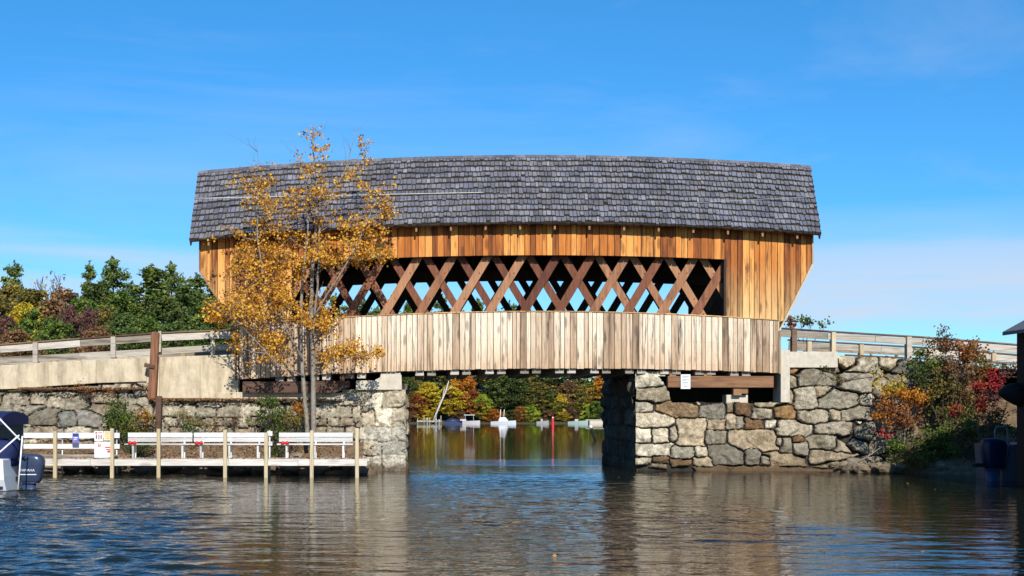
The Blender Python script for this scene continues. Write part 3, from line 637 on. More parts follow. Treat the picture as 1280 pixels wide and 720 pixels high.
# barge boards at gable ends + end walls with portal opening
for s_, xe_ in ((0, -1), (1, 1)):
    mb = MB()
    for back in (False, True):
        a = rp(0, s_, back, -.10); b_ = rp(1, s_, back, -.10); mb.beam(a + Vector((-xe_ * .03, 0, 0)), b_ + Vector((-xe_ * .03, 0, 0)), .05, .18, rc())
    mb.build('barge_board', M_greyd, br)
    mb = MB(); xo = LXt + .02 if xe_ < 0 else RXt - .05; y = YF + .04
    while y < YB - .04:
        yn = min(y + .25, YB - .04); rt = lambda yy: ze(xo) + (zr(xo) - ze(xo)) * (1 - abs(yy - YR) / 3.25) - .12
        bt = 7.9 - .9 * (abs(y - YR) / 2.6) ** 3
        if abs(y + .12 - YR) > 2.3: bt = 6.9
        mb.hexa([(xo, y + .004, bt), (xo + .03, y + .004, bt), (xo + .03, yn - .004, bt), (xo, yn - .004, bt), (xo, y + .004, rt(y)), (xo + .03, y + .004, rt(y)), (xo + .03, yn - .004, rt(yn)), (xo, yn - .004, rt(yn))], rc()); y = yn
    mb.build('gable_siding', M_up, br)
    for yy, dr in ((YF, -1), (YB, 1)):      # trim board running down the raked edge of the portal
        mb = MB(); xa, za, xb, zb_ = (LXt, 6.85, LXb, 4.95) if xe_ < 0 else (RXt, 7.10, RXb, 4.82)
        mb.beam((xa, yy + dr * .03, za), (xb, yy + dr * .03, zb_), .05, .09, (.5, .5, .95), up=(0, 1, 0)); mb.beam((xa, yy + dr * .03, za), (xa, yy + dr * .03, ze(xa) + .2), .05, .07, (.2, .5, .3), up=(0, 1, 0))
        mb.beam((xb, yy + dr * .08, zb_), (xb, yy + dr * .08, zb(xb) - .03), .06, .12, (.2, .5, .1), up=(0, 1, 0))
        mb.build('portal_trim', M_postw if xe_ > 0 else M_beam, br)
# frame round the lattice opening
mb = MB(); mb.box(OR_ - .03, OR_ + .04, YF - .02, YF + .16, zl(OR_) - .0, zo(OR_) + .02, rc()); mb.build('opening_trim', M_int, br); mb = MB(); mb.box(OL - .04, OL + .03, YF - .02, YF + .16, zl(OL), zo(OL) + .02, rc()); mb.build('opening_trim', M_int, br)
# bolster timbers resting on abutments
mb = MB(); mb.box(X(835, 42), X(967.5, 42), 42.02, 42.4, Z(484.5, 42), Z(470, 42), (.4, .3, .5)); mb.build('bolster', M_beam, br, bevel=.02)
mb = MB(); a = [(303, 477), (437, 476), (437, 484), (418, 491), (303, 491)]
mb.loft([[(X(p_, 41.95), y, Z(q, 41.95)) for p_, q in a] for y in (41.95, 42.35)], (.4, .6, .25), sm=False); mb.build('bolster', M_greyd, br, bevel=.015)
for p0, p1, q0, q1 in ((425, 431, 465, 477), (837, 845, 462, 471), (880, 890, 464, 471), (917, 927, 484, 494), (927, 935, 483, 492)):
    mb = MB(); mb.box(X(p0, 42.1), X(p1, 42.1), 42.1, 42.4, Z(q1, 42.1), Z(q0, 42.1), rc()); mb.build('bolster_block', M_beam, br)
# white notice on the bolster
def sign(name, label, px0, px1, py0, py1, Y, col, marks, th=.015):
    e = empty(name, (X((px0 + px1) / 2, Y), Y, Z(py1, Y)), label, 'sign')
    mb = MB(); mb.box(X(px0, Y), X(px1, Y), Y, Y + th, Z(py1, Y), Z(py0, Y)); mb.build('panel', plain(name + '_paint', col, .5, .04, 5), e)
    by = {}
    for (a, b_, c, d, k) in marks: by.setdefault(k, []).append((a, b_, c, d))
    for k, ms in by.items():
        mb = MB()
        for a, b_, c, d in ms: mb.box(X(px0 + (px1 - px0) * a, Y), X(px0 + (px1 - px0) * b_, Y), Y - .006, Y - .002, Z(py0 + (py1 - py0) * d, Y), Z(py0 + (py1 - py0) * c, Y))
        mb.build('printing', plain(name + '_ink', k, .6, .05), e)
    return e
INK = (.12, .12, .13); RED = (.5, .03, .03); BLU = (.04, .07, .35)
lines = [(.15, .85, .12, .15, INK), (.15, .7, .22, .25, INK), (.15, .85, .32, .35, INK), (.15, .6, .42, .45, INK), (.15, .8, .55, .58, INK), (.15, .75, .65, .68, INK), (.3, .7, .8, .84, INK)]
sign('notice_sign', 'small white upright notice on the brown beam under the right end of the bridge', 851, 863, 468, 486, 41.95, (.72, .72, .70), lines)
# bare cable along the roof
mb = MB(); pts = []
for i in range(25):
    a = i / 24; px = 243 + (604 - 243) * a; py = 248 + (240.5 - 248) * a; Y = 42.75 + .05; pts.append(P(px, py, 42.55))
mb.tube(pts, .012, 5); tag(mb.build('cable', plain('pale_cable', (.6, .58, .52), .5)), 'thin pale cable strung across the left half of the shingled roof', 'cable')
mb = MB(); pts = [P(760 + 255 * i / 16, 259 - 13 * i / 16 + math.sin(i) * .15, 42.55) for i in range(17)]
mb.tube(pts, .009, 5); tag(mb.build('cable', plain('grey_cable', (.3, .31, .36), .5)), 'thin grey cable across the right half of the shingled roof', 'cable')

# ------------------------------------------------------------------ railings
def railing(label, Y, posts, top, low, pm=M_postw, colposts=None, lowmat=M_grey, th=.22):
    px0 = posts[0][0]; e = empty('guard_rail', (X(px0, Y), Y, Z(top(px0), Y) - 1), label, 'railing')
    xs = sorted(p_[0] for p_ in posts); a0, a1 = top.r
    n = 6
    mb = MB(); mc = MB(); ml = MB()
    for i in range(n):
        a = a0 + (a1 - a0) * i / n; b_ = a0 + (a1 - a0) * (i + 1) / n; c = rc()
        za, zb2 = Z(top(a), Y), Z(top(b_), Y); s = .005
        mb.beam((X(a, Y) + s, Y - .09, za - .20), (X(b_, Y) - s, Y - .09, zb2 - .20), .05, .23, c)
        mc.beam((X(a, Y) + s, Y - .02, za - .03), (X(b_, Y) - s, Y - .02, zb2 - .03), .28, .05, c)
    mb.build('rail', M_grey, e, bevel=.008); mc.build('cap_rail', M_greyd, e, bevel=.008)
    if low:
        b0, b1 = low.r
        for i in range(n):
            a = b0 + (b1 - b0) * i / n; b_ = b0 + (b1 - b0) * (i + 1) / n; ml.beam((X(a, Y), Y - .08, Z(low(a), Y)), (X(b_, Y), Y - .08, Z(low(b_), Y)), .05, th, rc())
        ml.build('lower_rail', lowmat, e, bevel=.008)
    for p_ in posts:
        px, bot = p_[:2]; mb = MB(); wd = p_[2] if len(p_) > 2 else .17; x_ = X(px, Y)
        mb.box(x_ - wd / 2, x_ + wd / 2, Y - .21, Y - .06 + .1, Z(bot, Y), Z(top(px), Y) - .055 + (p_[3] if len(p_) > 3 else 0), rc()); mb.build('post', p_[4] if len(p_) > 4 else pm, e, bevel=.01)
    return e
class Lin:
    def __init__(s, pts): s.p = pts; s.r = (pts[0][0], pts[-1][0])
    def __call__(s, x):
        return float(np.interp(x, [a for a, _ in s.p], [b_ for _, b_ in s.p]))
railing('weathered grey and brown wooden railing on the road wall left of the bridge', 42.6, [(-60, 460), (46, 454, .17, 0, M_grey), (143, 448, .17, 0, M_grey), (267, 445, .15)], Lin([(-300, 448), (0, 430), (193, 415.5), (302, 411)]), Lin([(-300, 468), (0, 451), (193, 440), (300, 433)]))
railing('far wooden railing across the road left of the bridge', 48.6, [(-30, 462), (70, 458), (100, 456), (160, 452), (230, 450)], Lin([(-280, 460), (0, 446), (290, 436)]), None)
railing('grey wooden railing sloping down from the right end of the bridge', 42.6, [(991, 440, .17, 0, M_greyd), (1040, 441.5, .15, 0), (1134, 457, .17, .0, M_grey), (1213, 462, .17, 0, M_grey), (1290, 465)], Lin([(974, 409.5), (1060, 415), (1160, 421), (1270, 430), (1330, 435)]), Lin([(1055, 444), (1160, 449), (1330, 457)]), lowmat=M_greyd, th=.06)
railing('far pale railing across the road right of the bridge', 48.6, [(1010, 445), (1075, 447), (1160, 450), (1240, 454)], Lin([(985, 424), (1160, 434), (1330, 447)]), Lin([(985, 433), (1160, 441), (1330, 451)]), lowmat=M_gravel, th=.3)
# brown timber pole standing before the left wall
e = empty('timber_pole', (X(194, 42.0), 42.0, 2.3), 'reddish brown timber pole with a metal collar leaning against the left concrete wall', 'pole')
mb = MB(); mb.beam(P(190, 499, 42.0), P(194.5, 415, 42.0), .27, .22, (.3, .4, .4), up=(0, 1, 0)); mb.build('shaft', M_pole, e, bevel=.05)
mb = MB(); mb.beam(P(187, 460, 41.98), P(187.5 + .6, 455, 41.98), .36, .30, up=(0, 1, 0)); mb.build('collar', M_greyd, e, bevel=.03)
mb = MB(); mb.beam(P(199.5, 440, 42.1), P(200, 414, 42.1), .10, .10, (.4, .4, .6), up=(0, 1, 0)); mb.build('side_post', M_grey, e)
# weathered stump post below it
mb = MB(); mb.beam(P(197, 560, 41.6), P(199, 495, 41.6), .20, .2, (.4, .4, .3), up=(0, 1, 0)); tag(mb.build('timber_pole', M_greyd, bevel=.03), 'short grey split post below the brown pole, behind the dock', 'pole')

# ------------------------------------------------------------------ dock with benches
YD = 37.8
dk = empty('dock', (X(60, YD), YD, .55), 'narrow pale wooden dock on tan posts along the left bank', 'dock')
dz = Z(574.5, YD)
mb = MB(); x = X(-60, YD)
while x < X(459, YD):
    mb.box(x, x + .135, YD + .03, 39.5, dz - .045, dz + random.uniform(-.004, .004), rc()); x += .145
mb.build('deck', M_dock, dk)
mb = MB()
for i in range(6):
    a = -60 + 519 * i / 6; b_ = -60 + 519 * (i + 1) / 6; mb.box(X(a, YD) + .004, X(b_, YD) - .004, YD - .02, YD + .025, dz - .19, dz + .01, rc())
mb.build('fascia', M_dock, dk, bevel=.006)
for px, t0, b0 in ((70, 539, 605), (141, 535.5, 605), (199, 536, 605), (282, 537, 605), (333, 541, 605), (390, 538, 605), (446.5, 535, 605)):
    mb = MB(); xx = X(px, YD); mb.box(xx - .055, xx + .055, YD - .135, YD - .025, Z(625, YD), Z(t0, YD), (random.random(), random.random(), random.uniform(.4, .9))); mb.build('post', M_tanpost, dk, bevel=.008)
def bench(x0, x1, Y, label):
    e = empty('bench', ((x0 + x1) / 2, Y, dz), label, 'bench', 'white slatted benches on the dock')
    zt = Z(541, Y)
    for z1 in (zt, zt - .155):
        mb = MB(); mb.box(x0, x1, Y + .26, Y + .29, z1 - .14, z1, rc()); mb.build('backrest_board', M_white, e, bevel=.006)
    mb = MB(); zs = Z(554.5, Y)
    for k in range(3): mb.box(x0 - .02, x1 + .02, Y - .16 + k * .14, Y - .03 + k * .14, zs - .04, zs, rc())
    mb.build('seat', M_white, e, bevel=.006)
    for fx in (.12, .5, .88):
        xx = x0 + (x1 - x0) * fx; mb = MB(); mb.box(xx - .03, xx + .03, Y - .12, Y - .06, dz, zs - .04, rc()); mb.build('leg', M_white, e)
        mb = MB(); mb.hexa([(xx - .03, Y + .18, dz), (xx + .03, Y + .18, dz), (xx + .03, Y + .24, dz), (xx - .03, Y + .24, dz), (xx - .03, Y + .30, zt - .02), (xx + .03, Y + .30, zt - .02), (xx + .03, Y + .35, zt - .02), (xx - .03, Y + .35, zt - .02)], rc()); mb.build('leg', M_white, e)
    rx = x0 + .24; mb = MB()
    for s in (-1, 1):
        mb.loft([[(rx, Y - .20, zs + .01), (rx, Y - .13, zs + .01), (rx, Y - .13, zs + .05), (rx, Y - .20, zs + .05)], [(rx + s * .07, Y - .21, zs - .03), (rx + s * .07, Y - .13, zs - .03), (rx + s * .08, Y - .13, zs + .09), (rx + s * .07, Y - .21, zs + .09)], [(rx + s * .13, Y - .2, zs - .01), (rx + s * .13, Y - .13, zs - .01), (rx + s * .12, Y - .13, zs + .05), (rx + s * .13, Y - .2, zs + .05)]])
    mb.build('ribbon', M_red, e)
    return e
YBn = 38.85
bench(X(157.5, YBn), X(238.5, YBn), YBn, 'white slatted bench nearest the notice boards, first from the left on the dock')
bench(X(240.5, YBn), X(334, YBn), YBn, 'middle white slatted bench of three on the dock')
bench(X(347.5, YBn), X(440.5, YBn), YBn, 'white slatted bench below the autumn tree, last one before the stone abutment')
# white board railing with notices at the dock's left end
e = empty('board_railing', (X(80, 39.2), 39.2, dz), 'white two board railing at the left end of the dock holding notices', 'railing')
for y0, y1, mt in ((541, 547.5, M_white), (555, 561, M_white), (568, 573.5, M_grey)):
    mb = MB(); mb.box(X(-60, 39.15), X(149.5, 39.15), 39.15, 39.19, Z(y1, 39.15), Z(y0, 39.15), rc()); mb.build('board', mt, e, bevel=.006)
for px in (-40, 28, 78, 146): mb = MB(); mb.tube([(X(px, 39.25), 39.25, -.9), (X(px, 39.25), 39.25, Z(537.5, 39.25))], .028, 8); mb.build('post', M_steel, e)
mb = MB(); mb.box(X(334, 39.2), X(340.5, 39.2), 39.2, 39.24, Z(545, 39.2), Z(539, 39.2), rc()); mb.box(X(334, 39.2), X(340.5, 39.2), 39.2, 39.24, Z(557, 39.2), Z(552, 39.2), rc()); mb.tube([(X(337, 39.27), 39.27, -.8), (X(337, 39.27), 39.27, Z(538, 39.27))], .03, 8); tag(mb.build('rail_post', M_white), 'short white post with two board stubs between middle and last benches', 'post')
YS = 39.1
sign('notice_sign', 'blue notice with dark lower strip on the white board railing', 90.5, 98.5, 541.5, 558.5, YS, (.10, .14, .42), [(.1, .9, .06, .2, (.02, .03, .1)), (.2, .8, .3, .36, (.7, .7, .75)), (.2, .7, .42, .47, (.7, .7, .75)), (.1, .5, .52, .62, (.6, .1, .2)), (.0, 1, .72, 1, (.06, .07, .13))])
sign('notice_sign', 'white notice with red and black print, upper left of the notice cluster', 118, 129, 539, 551, YS, (.72, .70, .68), [(.1, .35, .1, .25, RED), (.45, .9, .12, .2, RED), (.15, .3, .35, .8, INK), (.45, .58, .35, .85, INK), (.7, .85, .4, .8, RED)])
sign('notice_sign', 'cream yellow notice beside the white one on the railing', 129.7, 139.2, 539, 550.5, YS, (.68, .58, .38), [(.15, .85, .15, .22, (.55, .25, .05)), (.15, .7, .35, .4, (.5, .3, .1)), (.15, .8, .52, .57, (.5, .3, .1)), (.3, .7, .7, .85, (.6, .35, .1))])
sign('notice_sign', 'large white notice board with a red emblem and a red slashed flag', 118, 139.5, 552.5, 572, YS, (.70, .70, .68), [(.2, .36, .1, .14, RED), (.2, .24, .1, .3, RED), (.32, .36, .1, .3, RED), (.24, .32, .22, .3, RED), (.62, .95, .3, .38, RED), (.68, .95, .45, .52, RED), (.75, .95, .55, .68, RED), (.12, .45, .6, .63, (.4, .4, .4)), (.12, .4, .72, .75, (.4, .4, .4))])
# rubble under the dock
def rocks(name, spots, mat, label, kind='stuff'):
    vs = []; fs = []; cols = []; rs = np.random.RandomState(3)
    for (x_, y_, z_, r_) in spots:
        n = 8; m_ = 6; c = np.array(random.choice(GRANITE)) * .7
        sx_, sy_, sz_ = r_ * rs.uniform(.8, 1.5), r_ * rs.uniform(.7, 1.1), r_ * rs.uniform(.5, .85); b0 = len(vs)
        for i in range(m_ + 1):
            for k in range(n):
                th = math.pi * i / m_; ph = 2 * math.pi * k / n; rr = rs.uniform(.8, 1.15)
                vs.append((x_ + sx_ * math.sin(th) * math.cos(ph) * rr, y_ + sy_ * math.sin(th) * math.sin(ph) * rr, z_ + sz_ * math.cos(th) * (rr if 0 < i < m_ else 1))); cols.append(c)
        for i in range(m_):
            for k in range(n): fs.append((b0 + i * n + k, b0 + (i + 1) * n + k, b0 + (i + 1) * n + (k + 1) % n, b0 + i * n + (k + 1) % n))
    o = np_mesh(name, np.array(vs), np.array(fs), mat, col=np.array(cols)); return tag(o, label, 'rocks', kind=kind)
sp = [(random.uniform(-15, -1.4), random.uniform(39.9, 41.4), random.uniform(-.1, .5), random.uniform(.18, .4)) for _ in range(110)]
rocks('rubble', sp, M_stone, 'jumbled dark stones along the waterline under the dock')
sp = [(random.uniform(X(1062, 41), X(1215, 41)), random.uniform(40.2, 42), random.uniform(-.15, .25), random.uniform(.12, .35)) for _ in range(60)]
rocks('rubble', sp, M_stone, 'small stones along the right shore below the bushes')

# ------------------------------------------------------------------ trees
M_bark = plain('grey_bark', (0.22, 0.19, 0.155), .9, .35, 9, bmp=.6); M_bark2 = plain('brown_bark', (.09, .07, .055), .95, .3, 6); M_birch = plain('birch_bark', (.55, .5, .45), .8, .3, 6)
P_gold = [(0.12, .05, .02), (.36, .13, .015), (.64, .28, .02), (.78, .42, .035), (.85, .55, .09), (.6, .27, .03), (.30, .13, .04)]
M_gold = foliage('autumn_gold_leaves', P_gold, .35)
# the slender autumn tree in front of the bridge
YT = 40.6
tr = empty('autumn_tree', (X(387, YT), YT, .6), 'slender grey stemmed autumn tree with sparse golden orange leaves before the bridge', 'tree')
tk = MB(); tw = MB()
stems = [[(393, 555, 0), (391, 520, 0), (391.5, 480, .05), (390, 420, .05), (389, 380, 0), (390, 340, 0), (393, 300, 0), (396, 265, .1), (394, 225, .1), (391, 185, .1), (391, 164, .1)],
         [(384, 555, .1), (383, 520, .1), (379, 480, .1), (377, 430, .1), (377, 380, .1), (380, 330, .2), (384, 300, .2), (386, 260, .3), (380, 220, .3), (374, 195, .3)],
         [(391, 420, -.1), (396, 370, -.2), (398, 330, -.3), (399, 290, -.2), (408, 260, 0), (425, 225, .1), (436, 200, .1), (444, 165, .1)],
         [(378, 450, 0), (352, 400, -.3), (330, 350, -.5), (322, 300, -.5), (322, 250, -.4), (326, 215, -.3), (322, 190, -.2)],
         [(390, 400, -.2), (420, 350, -.6), (445, 310, -.7), (462, 270, -.6), (472, 245, -.5)],
         [(379, 470, 0), (345, 455, -.4), (310, 415, -.7), (285, 390, -.9), (268, 385, -.9)],
         [(392, 470, 0), (410, 455, -.4), (435, 447, -.6), (470, 442, -.7)]]
srad = [(.085, .01), (.07, .009), (.035, .006), (.032, .006), (.028, .006), (.02, .005), (.018, .005)]
SP = []
for st, (r0, r1) in zip(stems, srad):
    pts = [];  # refine + wobble
    for (a, b_, dy), (a2, b2, dy2) in zip(st, st[1:]):
        for q in (0, .33, .66): pts.append(P(a + (a2 - a) * q + random.uniform(-.8, .8), b_ + (b2 - b_) * q, YT + dy + (dy2 - dy) * q))
    pts.append(P(st[-1][0], st[-1][1], YT + st[-1][2])); n = len(pts)
    rad = [r0 * (1 - i / (n - 1)) ** .8 + r1 for i in range(n)]; tk.tube(pts, rad, 8); SP += [(p_, r) for p_, r in zip(pts, rad)]
clus = [(391, 170, 12, 13, 50), (400, 190, 14, 14, 70), (455, 190, 13, 14, 80), (440, 212, 12, 10, 60), (376, 207, 16, 14, 60), (392, 210, 16, 14, 60), (327, 202, 14, 12, 14), (325, 235, 22, 18, 220), (335, 255, 22, 16, 230), (327, 280, 18, 14, 220), (300, 243, 16, 12, 80), (390, 230, 20, 16, 150), (380, 252, 20, 14, 150), (410, 242, 20, 14, 130),
        (447, 230, 10, 12, 50), (472, 247, 16, 13, 150), (479, 262, 9, 12, 150), (455, 282, 18, 12, 260), (467, 292, 12, 9, 160), (415, 275, 20, 12, 150), (365, 267, 18, 10, 110), (357, 292, 24, 10, 190), (287, 287, 20, 12, 60), (322, 315, 34, 14, 350), (300, 335, 22, 16, 230), (345, 345, 26, 20, 300), (390, 318, 24, 16, 260), (420, 325, 22, 12, 300),
        (457, 317, 22, 9, 300), (480, 320, 12, 8, 170), (335, 375, 26, 16, 350), (315, 392, 22, 14, 240), (277, 392, 14, 13, 330), (300, 372, 18, 16, 230), (360, 377, 18, 12, 230), (395, 390, 22, 13, 330), (412, 404, 16, 11, 250), (380, 402, 13, 6, 90), (340, 425, 20, 12, 260), (337, 445, 16, 14, 250), (290, 430, 8, 18, 110), (430, 440, 22, 11, 330), (412, 447, 16, 10, 160), (455, 442, 20, 8, 210), (473, 442, 8, 5, 70), (265, 398, 6, 6, 40), (345, 320, 20, 16, 160), (370, 340, 14, 20, 110), (430, 300, 20, 12, 110), (405, 300, 16, 12, 90)]
LC = []; LR = []
for cx, cy, rx, ry, n in clus:
    if cx < 400 and 325 < cy < 430: n = int(n * 1.5)
    dy = random.uniform(-1.0, .6); c0 = P(cx, cy, YT + dy); sx_ = rx * YT / F; sz_ = ry * YT / F; sub = []
    base = min(SP, key=lambda q: (q[0] - c0).length + max(0, (q[0].z - c0.z + .3)) * 1.5)[0]
    mid = base.lerp(c0, .5) + Vector((random.uniform(-.1, .1), random.uniform(-.1, .1), -.1)); L = (c0 - base).length
    tw.tube([base, mid, c0], [.012 + .008 * L, .011, .007], 5)
    k = max(4, int(n / 14))
    for j in range(k):
        a = RN.normal(size=3) * .75; e_ = c0 + Vector((a[0] * sx_, a[1] * min(sx_, .6), a[2] * sz_ + .05)); s0 = mid.lerp(c0, random.uniform(.2, 1)); m2 = s0.lerp(e_, .5) + Vector((0, 0, random.uniform(-.06, .08)))
        tw.tube([s0, m2, e_], [.006, .005, .003], 3, cap=False); nn = int(n * 1.6 / k); u_ = RN.rand(nn)[:, None]
        pts = np.array(m2)[None] * (1 - u_) + np.array(e_)[None] * u_ + RN.normal(size=(nn, 3)) * [.095, .095, .085]; LC.append(pts); tone = random.uniform(-.2, .2); LR.append(np.clip(RN.beta(2.2, 1.8, nn) + tone, 0, 1))
for _ in range(70):       # bare twigs at the top and left
    p_, r_ = random.choice([q for q in SP if q[0].z > 5]); d = Vector((random.uniform(-1, 1), random.uniform(-.6, .6), random.uniform(.3, 1.4))).normalized() * random.uniform(.4, 1.1); q1 = p_ + d * .5 + Vector((random.uniform(-.1, .1), 0, 0)); tw.tube([p_, q1, p_ + d], [.008, .006, .003], 3, cap=False)
b0_ = len(tk.v); tk.v += tw.v; tk.f += [tuple(i + b0_ for i in q) for q in tw.f]; tk.c += tw.c; tk.sm += tw.sm; tk.build('trunk', M_bark, tr)
LC = np.concatenate(LC); LR = np.concatenate(LR); v, f, r_ = leaves(LC, .082, LR, aspect=1.0)
o = np_mesh('crown', v - np.array(tr.location), f, M_gold, tr, rnd=r_)

# generic tree meshes -------------------------------------------------------
def crown_mesh(name, H, Wd, seed, nclump=60, per=60, leaf=.34, base=.12, holes=.15, flat=.2):
    rs = np.random.RandomState(seed); C = []; Rn = []
    for i in range(nclump):
        z = rs.uniform(base, 1); prof = math.sin(math.pi * min(1, max(0.05, (z - base) / (1.03 - base))) ** .75) ** .7
        th = rs.uniform(0, 6.283); rr = Wd / 2 * prof * rs.uniform(.35, 1.0) * rs.uniform(.8, 1.1); c = np.array([rr * math.cos(th), rr * math.sin(th), z * H]); s = Wd * .062 * rs.uniform(.5, 1.6)
        n = int(per * rs.uniform(.6, 1.4)); d = rs.normal(size=(n, 3)); d /= np.linalg.norm(d, axis=1)[:, None]; d *= (rs.rand(n)[:, None] ** .33) * s * 1.5; d[:, 2] *= .65
        C.append(c + d); Rn.append(np.clip(rs.normal(.45 + rs.uniform(-.35, .35), .2, n), 0, 1))
    C = np.concatenate(C); Rn = np.concatenate(Rn); v, f, r_ = leaves(C, leaf, Rn, flat, rs=rs, aspect=1.2); return v, f, r_
def pine_mesh(name, H, Wd, seed, nw=17, leaf=.5, base=.15, dens=1.0, irregular=.3):
    rs = np.random.RandomState(seed); C = []; Rn = []; br_ = []; D = []
    for i in range(nw):
        z = base + (1 - base) * (i + rs.uniform(-.3, .3)) / nw; z = min(z, .97); L0 = Wd / 2 * (1.02 - z) ** .62 + .15; th0 = rs.uniform(0, 6.28); nb = int(rs.randint(3, 6))
        for k in range(nb):
            th = th0 + k * 6.283 / nb + rs.uniform(-.4, .4); L = L0 * rs.uniform(max(.25, 1 - irregular * 2.4), 1.3); up = rs.uniform(.0, .35) * L * (z + .3); a0 = np.array([0, 0, z * H]); dr = np.array([np.cos(th), np.sin(th), 0]); sd_ = np.array([-np.sin(th), np.cos(th), 0])
            br_.append((tuple(a0), tuple(a0 + dr * L * .9 + [0, 0, up * .8])))
            for j in range(max(3, int(L * 5))):          # tufts of needles along the branch, fanning out flat
                t_ = rs.uniform(.25, 1.0); c = a0 + dr * L * t_ + sd_ * rs.normal(0, .17) * L * (1.1 - t_ * .6) + [0, 0, up * t_ ** 1.6 + rs.normal(0, .13)]
                n = int(13 * dens); C.append(c + rs.normal(size=(n, 3)) * [.2, .2, .14]); Rn.append(np.clip(rs.normal(.5 + rs.uniform(-.3, .3), .15, n), 0, 1))
    n = 26; C.append(np.stack([rs.normal(0, .10, n), rs.normal(0, .10, n), H * rs.uniform(.95, 1.02, n)], 1)); Rn.append(rs.rand(n))
    C = np.concatenate(C); Rn = np.concatenate(Rn); v, f, r_ = leaves(C, leaf, Rn, .35, rs=rs, aspect=1.7); return v, f, r_, br_
PAL = {
 'pine': [(.038, .056, .012), (.066, .092, .017), (.10, .13, .026), (.15, .17, .038)],
 'pine_light': [(.03, .05, .012), (.05, .085, .02), (.08, .115, .03), (.12, .13, .04)],
 'green': [(.025, .045, .01), (.05, .085, .014), (.09, .13, .02), (.15, .17, .03)],
 'darkgreen': [(.022, .032, .009), (.04, .06, .013), (.065, .09, .02), (.10, .10, .026)],
 'lime': [(.08, .12, .01), (.16, .22, .02), (.27, .31, .03), (.33, .33, .05)],
 'yellow': [(.16, .11, .01), (.34, .24, .015), (.46, .33, .03), (.30, .27, .03)],
 'olive': [(.05, .045, .012), (.10, .085, .018), (.16, .125, .025), (.22, .15, .04)],
 'orange': [(.14, .04, .01), (.32, .11, .012), (.46, .18, .02), (.40, .24, .03)],
 'rust': [(.08, .025, .012), (.18, .055, .015), (.28, .09, .02), (.26, .15, .035)],
 'brown': [(.06, .03, .015), (.12, .06, .03), (.19, .10, .045), (.23, .15, .06)],
 'purple': [(.04, .018, .016), (.08, .035, .03), (.12, .05, .045), (.14, .09, .05)],
 'red': [(.12, .006, .01), (.30, .012, .025), (.42, .03, .04), (.30, .05, .03)],
 'goldpale': [(.25, .15, .04), (.40, .26, .08), (.5, .35, .14), (.35, .27, .12)],
}
NFM = {k: foliage('leaves_' + k, [tuple(min(.7, q * 1.25) for q in c_) for c_ in v_]) for k, v_ in PAL.items()}
FM = {k: foliage('foliage_' + k, [tuple(min(.7, q * 1.7) for q in c_) for c_ in v_]) for k, v_ in PAL.items()}
LIB = {}
def proto(kind, var):
    key = (kind, var)
    if key in LIB: return LIB[key]
    H = 1.0; base = bpy.data.meshes
    tb = MB(); br_ = []
    if kind == 'pine':
        v, f, r_, br_ = pine_mesh('p', 12, 5.6, 40 + var, nw=[13, 15, 11, 16][var % 4], leaf=.23, base=[.1, .12, .35, .08][var % 4], dens=1.5, irregular=[.35, .25, .5, .3][var % 4]); hh = 12
    elif kind == 'bush':
        v, f, r_ = crown_mesh('b', 5, 5, 70 + var, 110, 42, .19, .02); hh = 5
    elif kind == 'bare':
        v, f, r_ = crown_mesh('b', 10, 4, 90 + var, 14, 8, .2, .4); hh = 10
        for i in range(26):
            th = random.uniform(0, 6.28); z = random.uniform(3.5, 9); L = (10.5 - z) * .33; a = (0, 0, z); b_ = (math.cos(th) * L * .5, math.sin(th) * L * .5, z + L * .7); c = (math.cos(th) * L * .8, math.sin(th) * L * .8, z + L * 1.5); tb.tube([a, b_, c], [.05, .035, .015], 4, cap=False)
    else:
        v, f, r_ = crown_mesh('c', 10, 6.5, 20 + var, 170, 42, .27, [.10, .2, .15, .08][var % 4]); hh = 10
    tb.tube([(0, 0, -.4), (.05, .0, hh * .3), (-.05, .05, hh * .6), (0, 0, hh * .93)], [hh * .018, hh * .014, hh * .009, .02], 6)
    rsn = random.Random(var)
    if br_:
        for a, b_ in br_[::2]: tb.tube([a, b_], [.045, .012], 3, cap=False)
    elif kind != 'bare':
        for i in range(10):
            th = rsn.uniform(0, 6.28); z = rsn.uniform(.2, .7) * hh; L = hh * .22; tb.tube([(0, 0, z), (math.cos(th) * L, math.sin(th) * L, z + L * .8)], [hh * .007, .02], 4, cap=False)
    me = bpy.data.meshes.new('crown_' + kind); o = np_mesh('crown', v, f, FM['green'], None, rnd=r_); mc = o.data; bpy.data.objects.remove(o)
    o = tb.build('trunk', M_bark2); mt = o.data; bpy.data.objects.remove(o)
    LIB[key] = (mc, mt, hh); return LIB[key]
def put_tree(name, kind, var, loc, height, wscale, pal, label, cat, group=None, bark=None, rot=None, ratio=1.0):
    mc, mt, hh = proto(kind, var); e = empty(name, loc, label, cat, group)
    s = height / hh; rz = random.uniform(0, 6.28)
    for nm, me, mat in (('crown', mc, FM[pal]), ('trunk', mt, bark or M_bark2)):
        o = bpy.data.objects.new(nm, me); COL.objects.link(o); o.parent = e; o.scale = (s * wscale, s * wscale, s); o.rotation_euler = (0, 0, rz)
        o.material_slots[0].link = 'OBJECT'; o.material_slots[0].material = mat
    return e
COLN = {'pine': 'dark green', 'pine_light': 'light green', 'green': 'green', 'darkgreen': 'dark green', 'lime': 'bright lime green', 'yellow': 'yellow', 'olive': 'olive', 'orange': 'orange', 'rust': 'rust red', 'brown': 'brown', 'purple': 'purple red', 'red': 'crimson', 'goldpale': 'pale gold'}
ORD = ['', 'first', 'second', 'third', 'fourth', 'fifth', 'sixth', 'seventh', 'eighth', 'ninth', 'tenth', 'eleventh', 'twelfth', 'thirteenth', 'fourteenth', 'fifteenth']
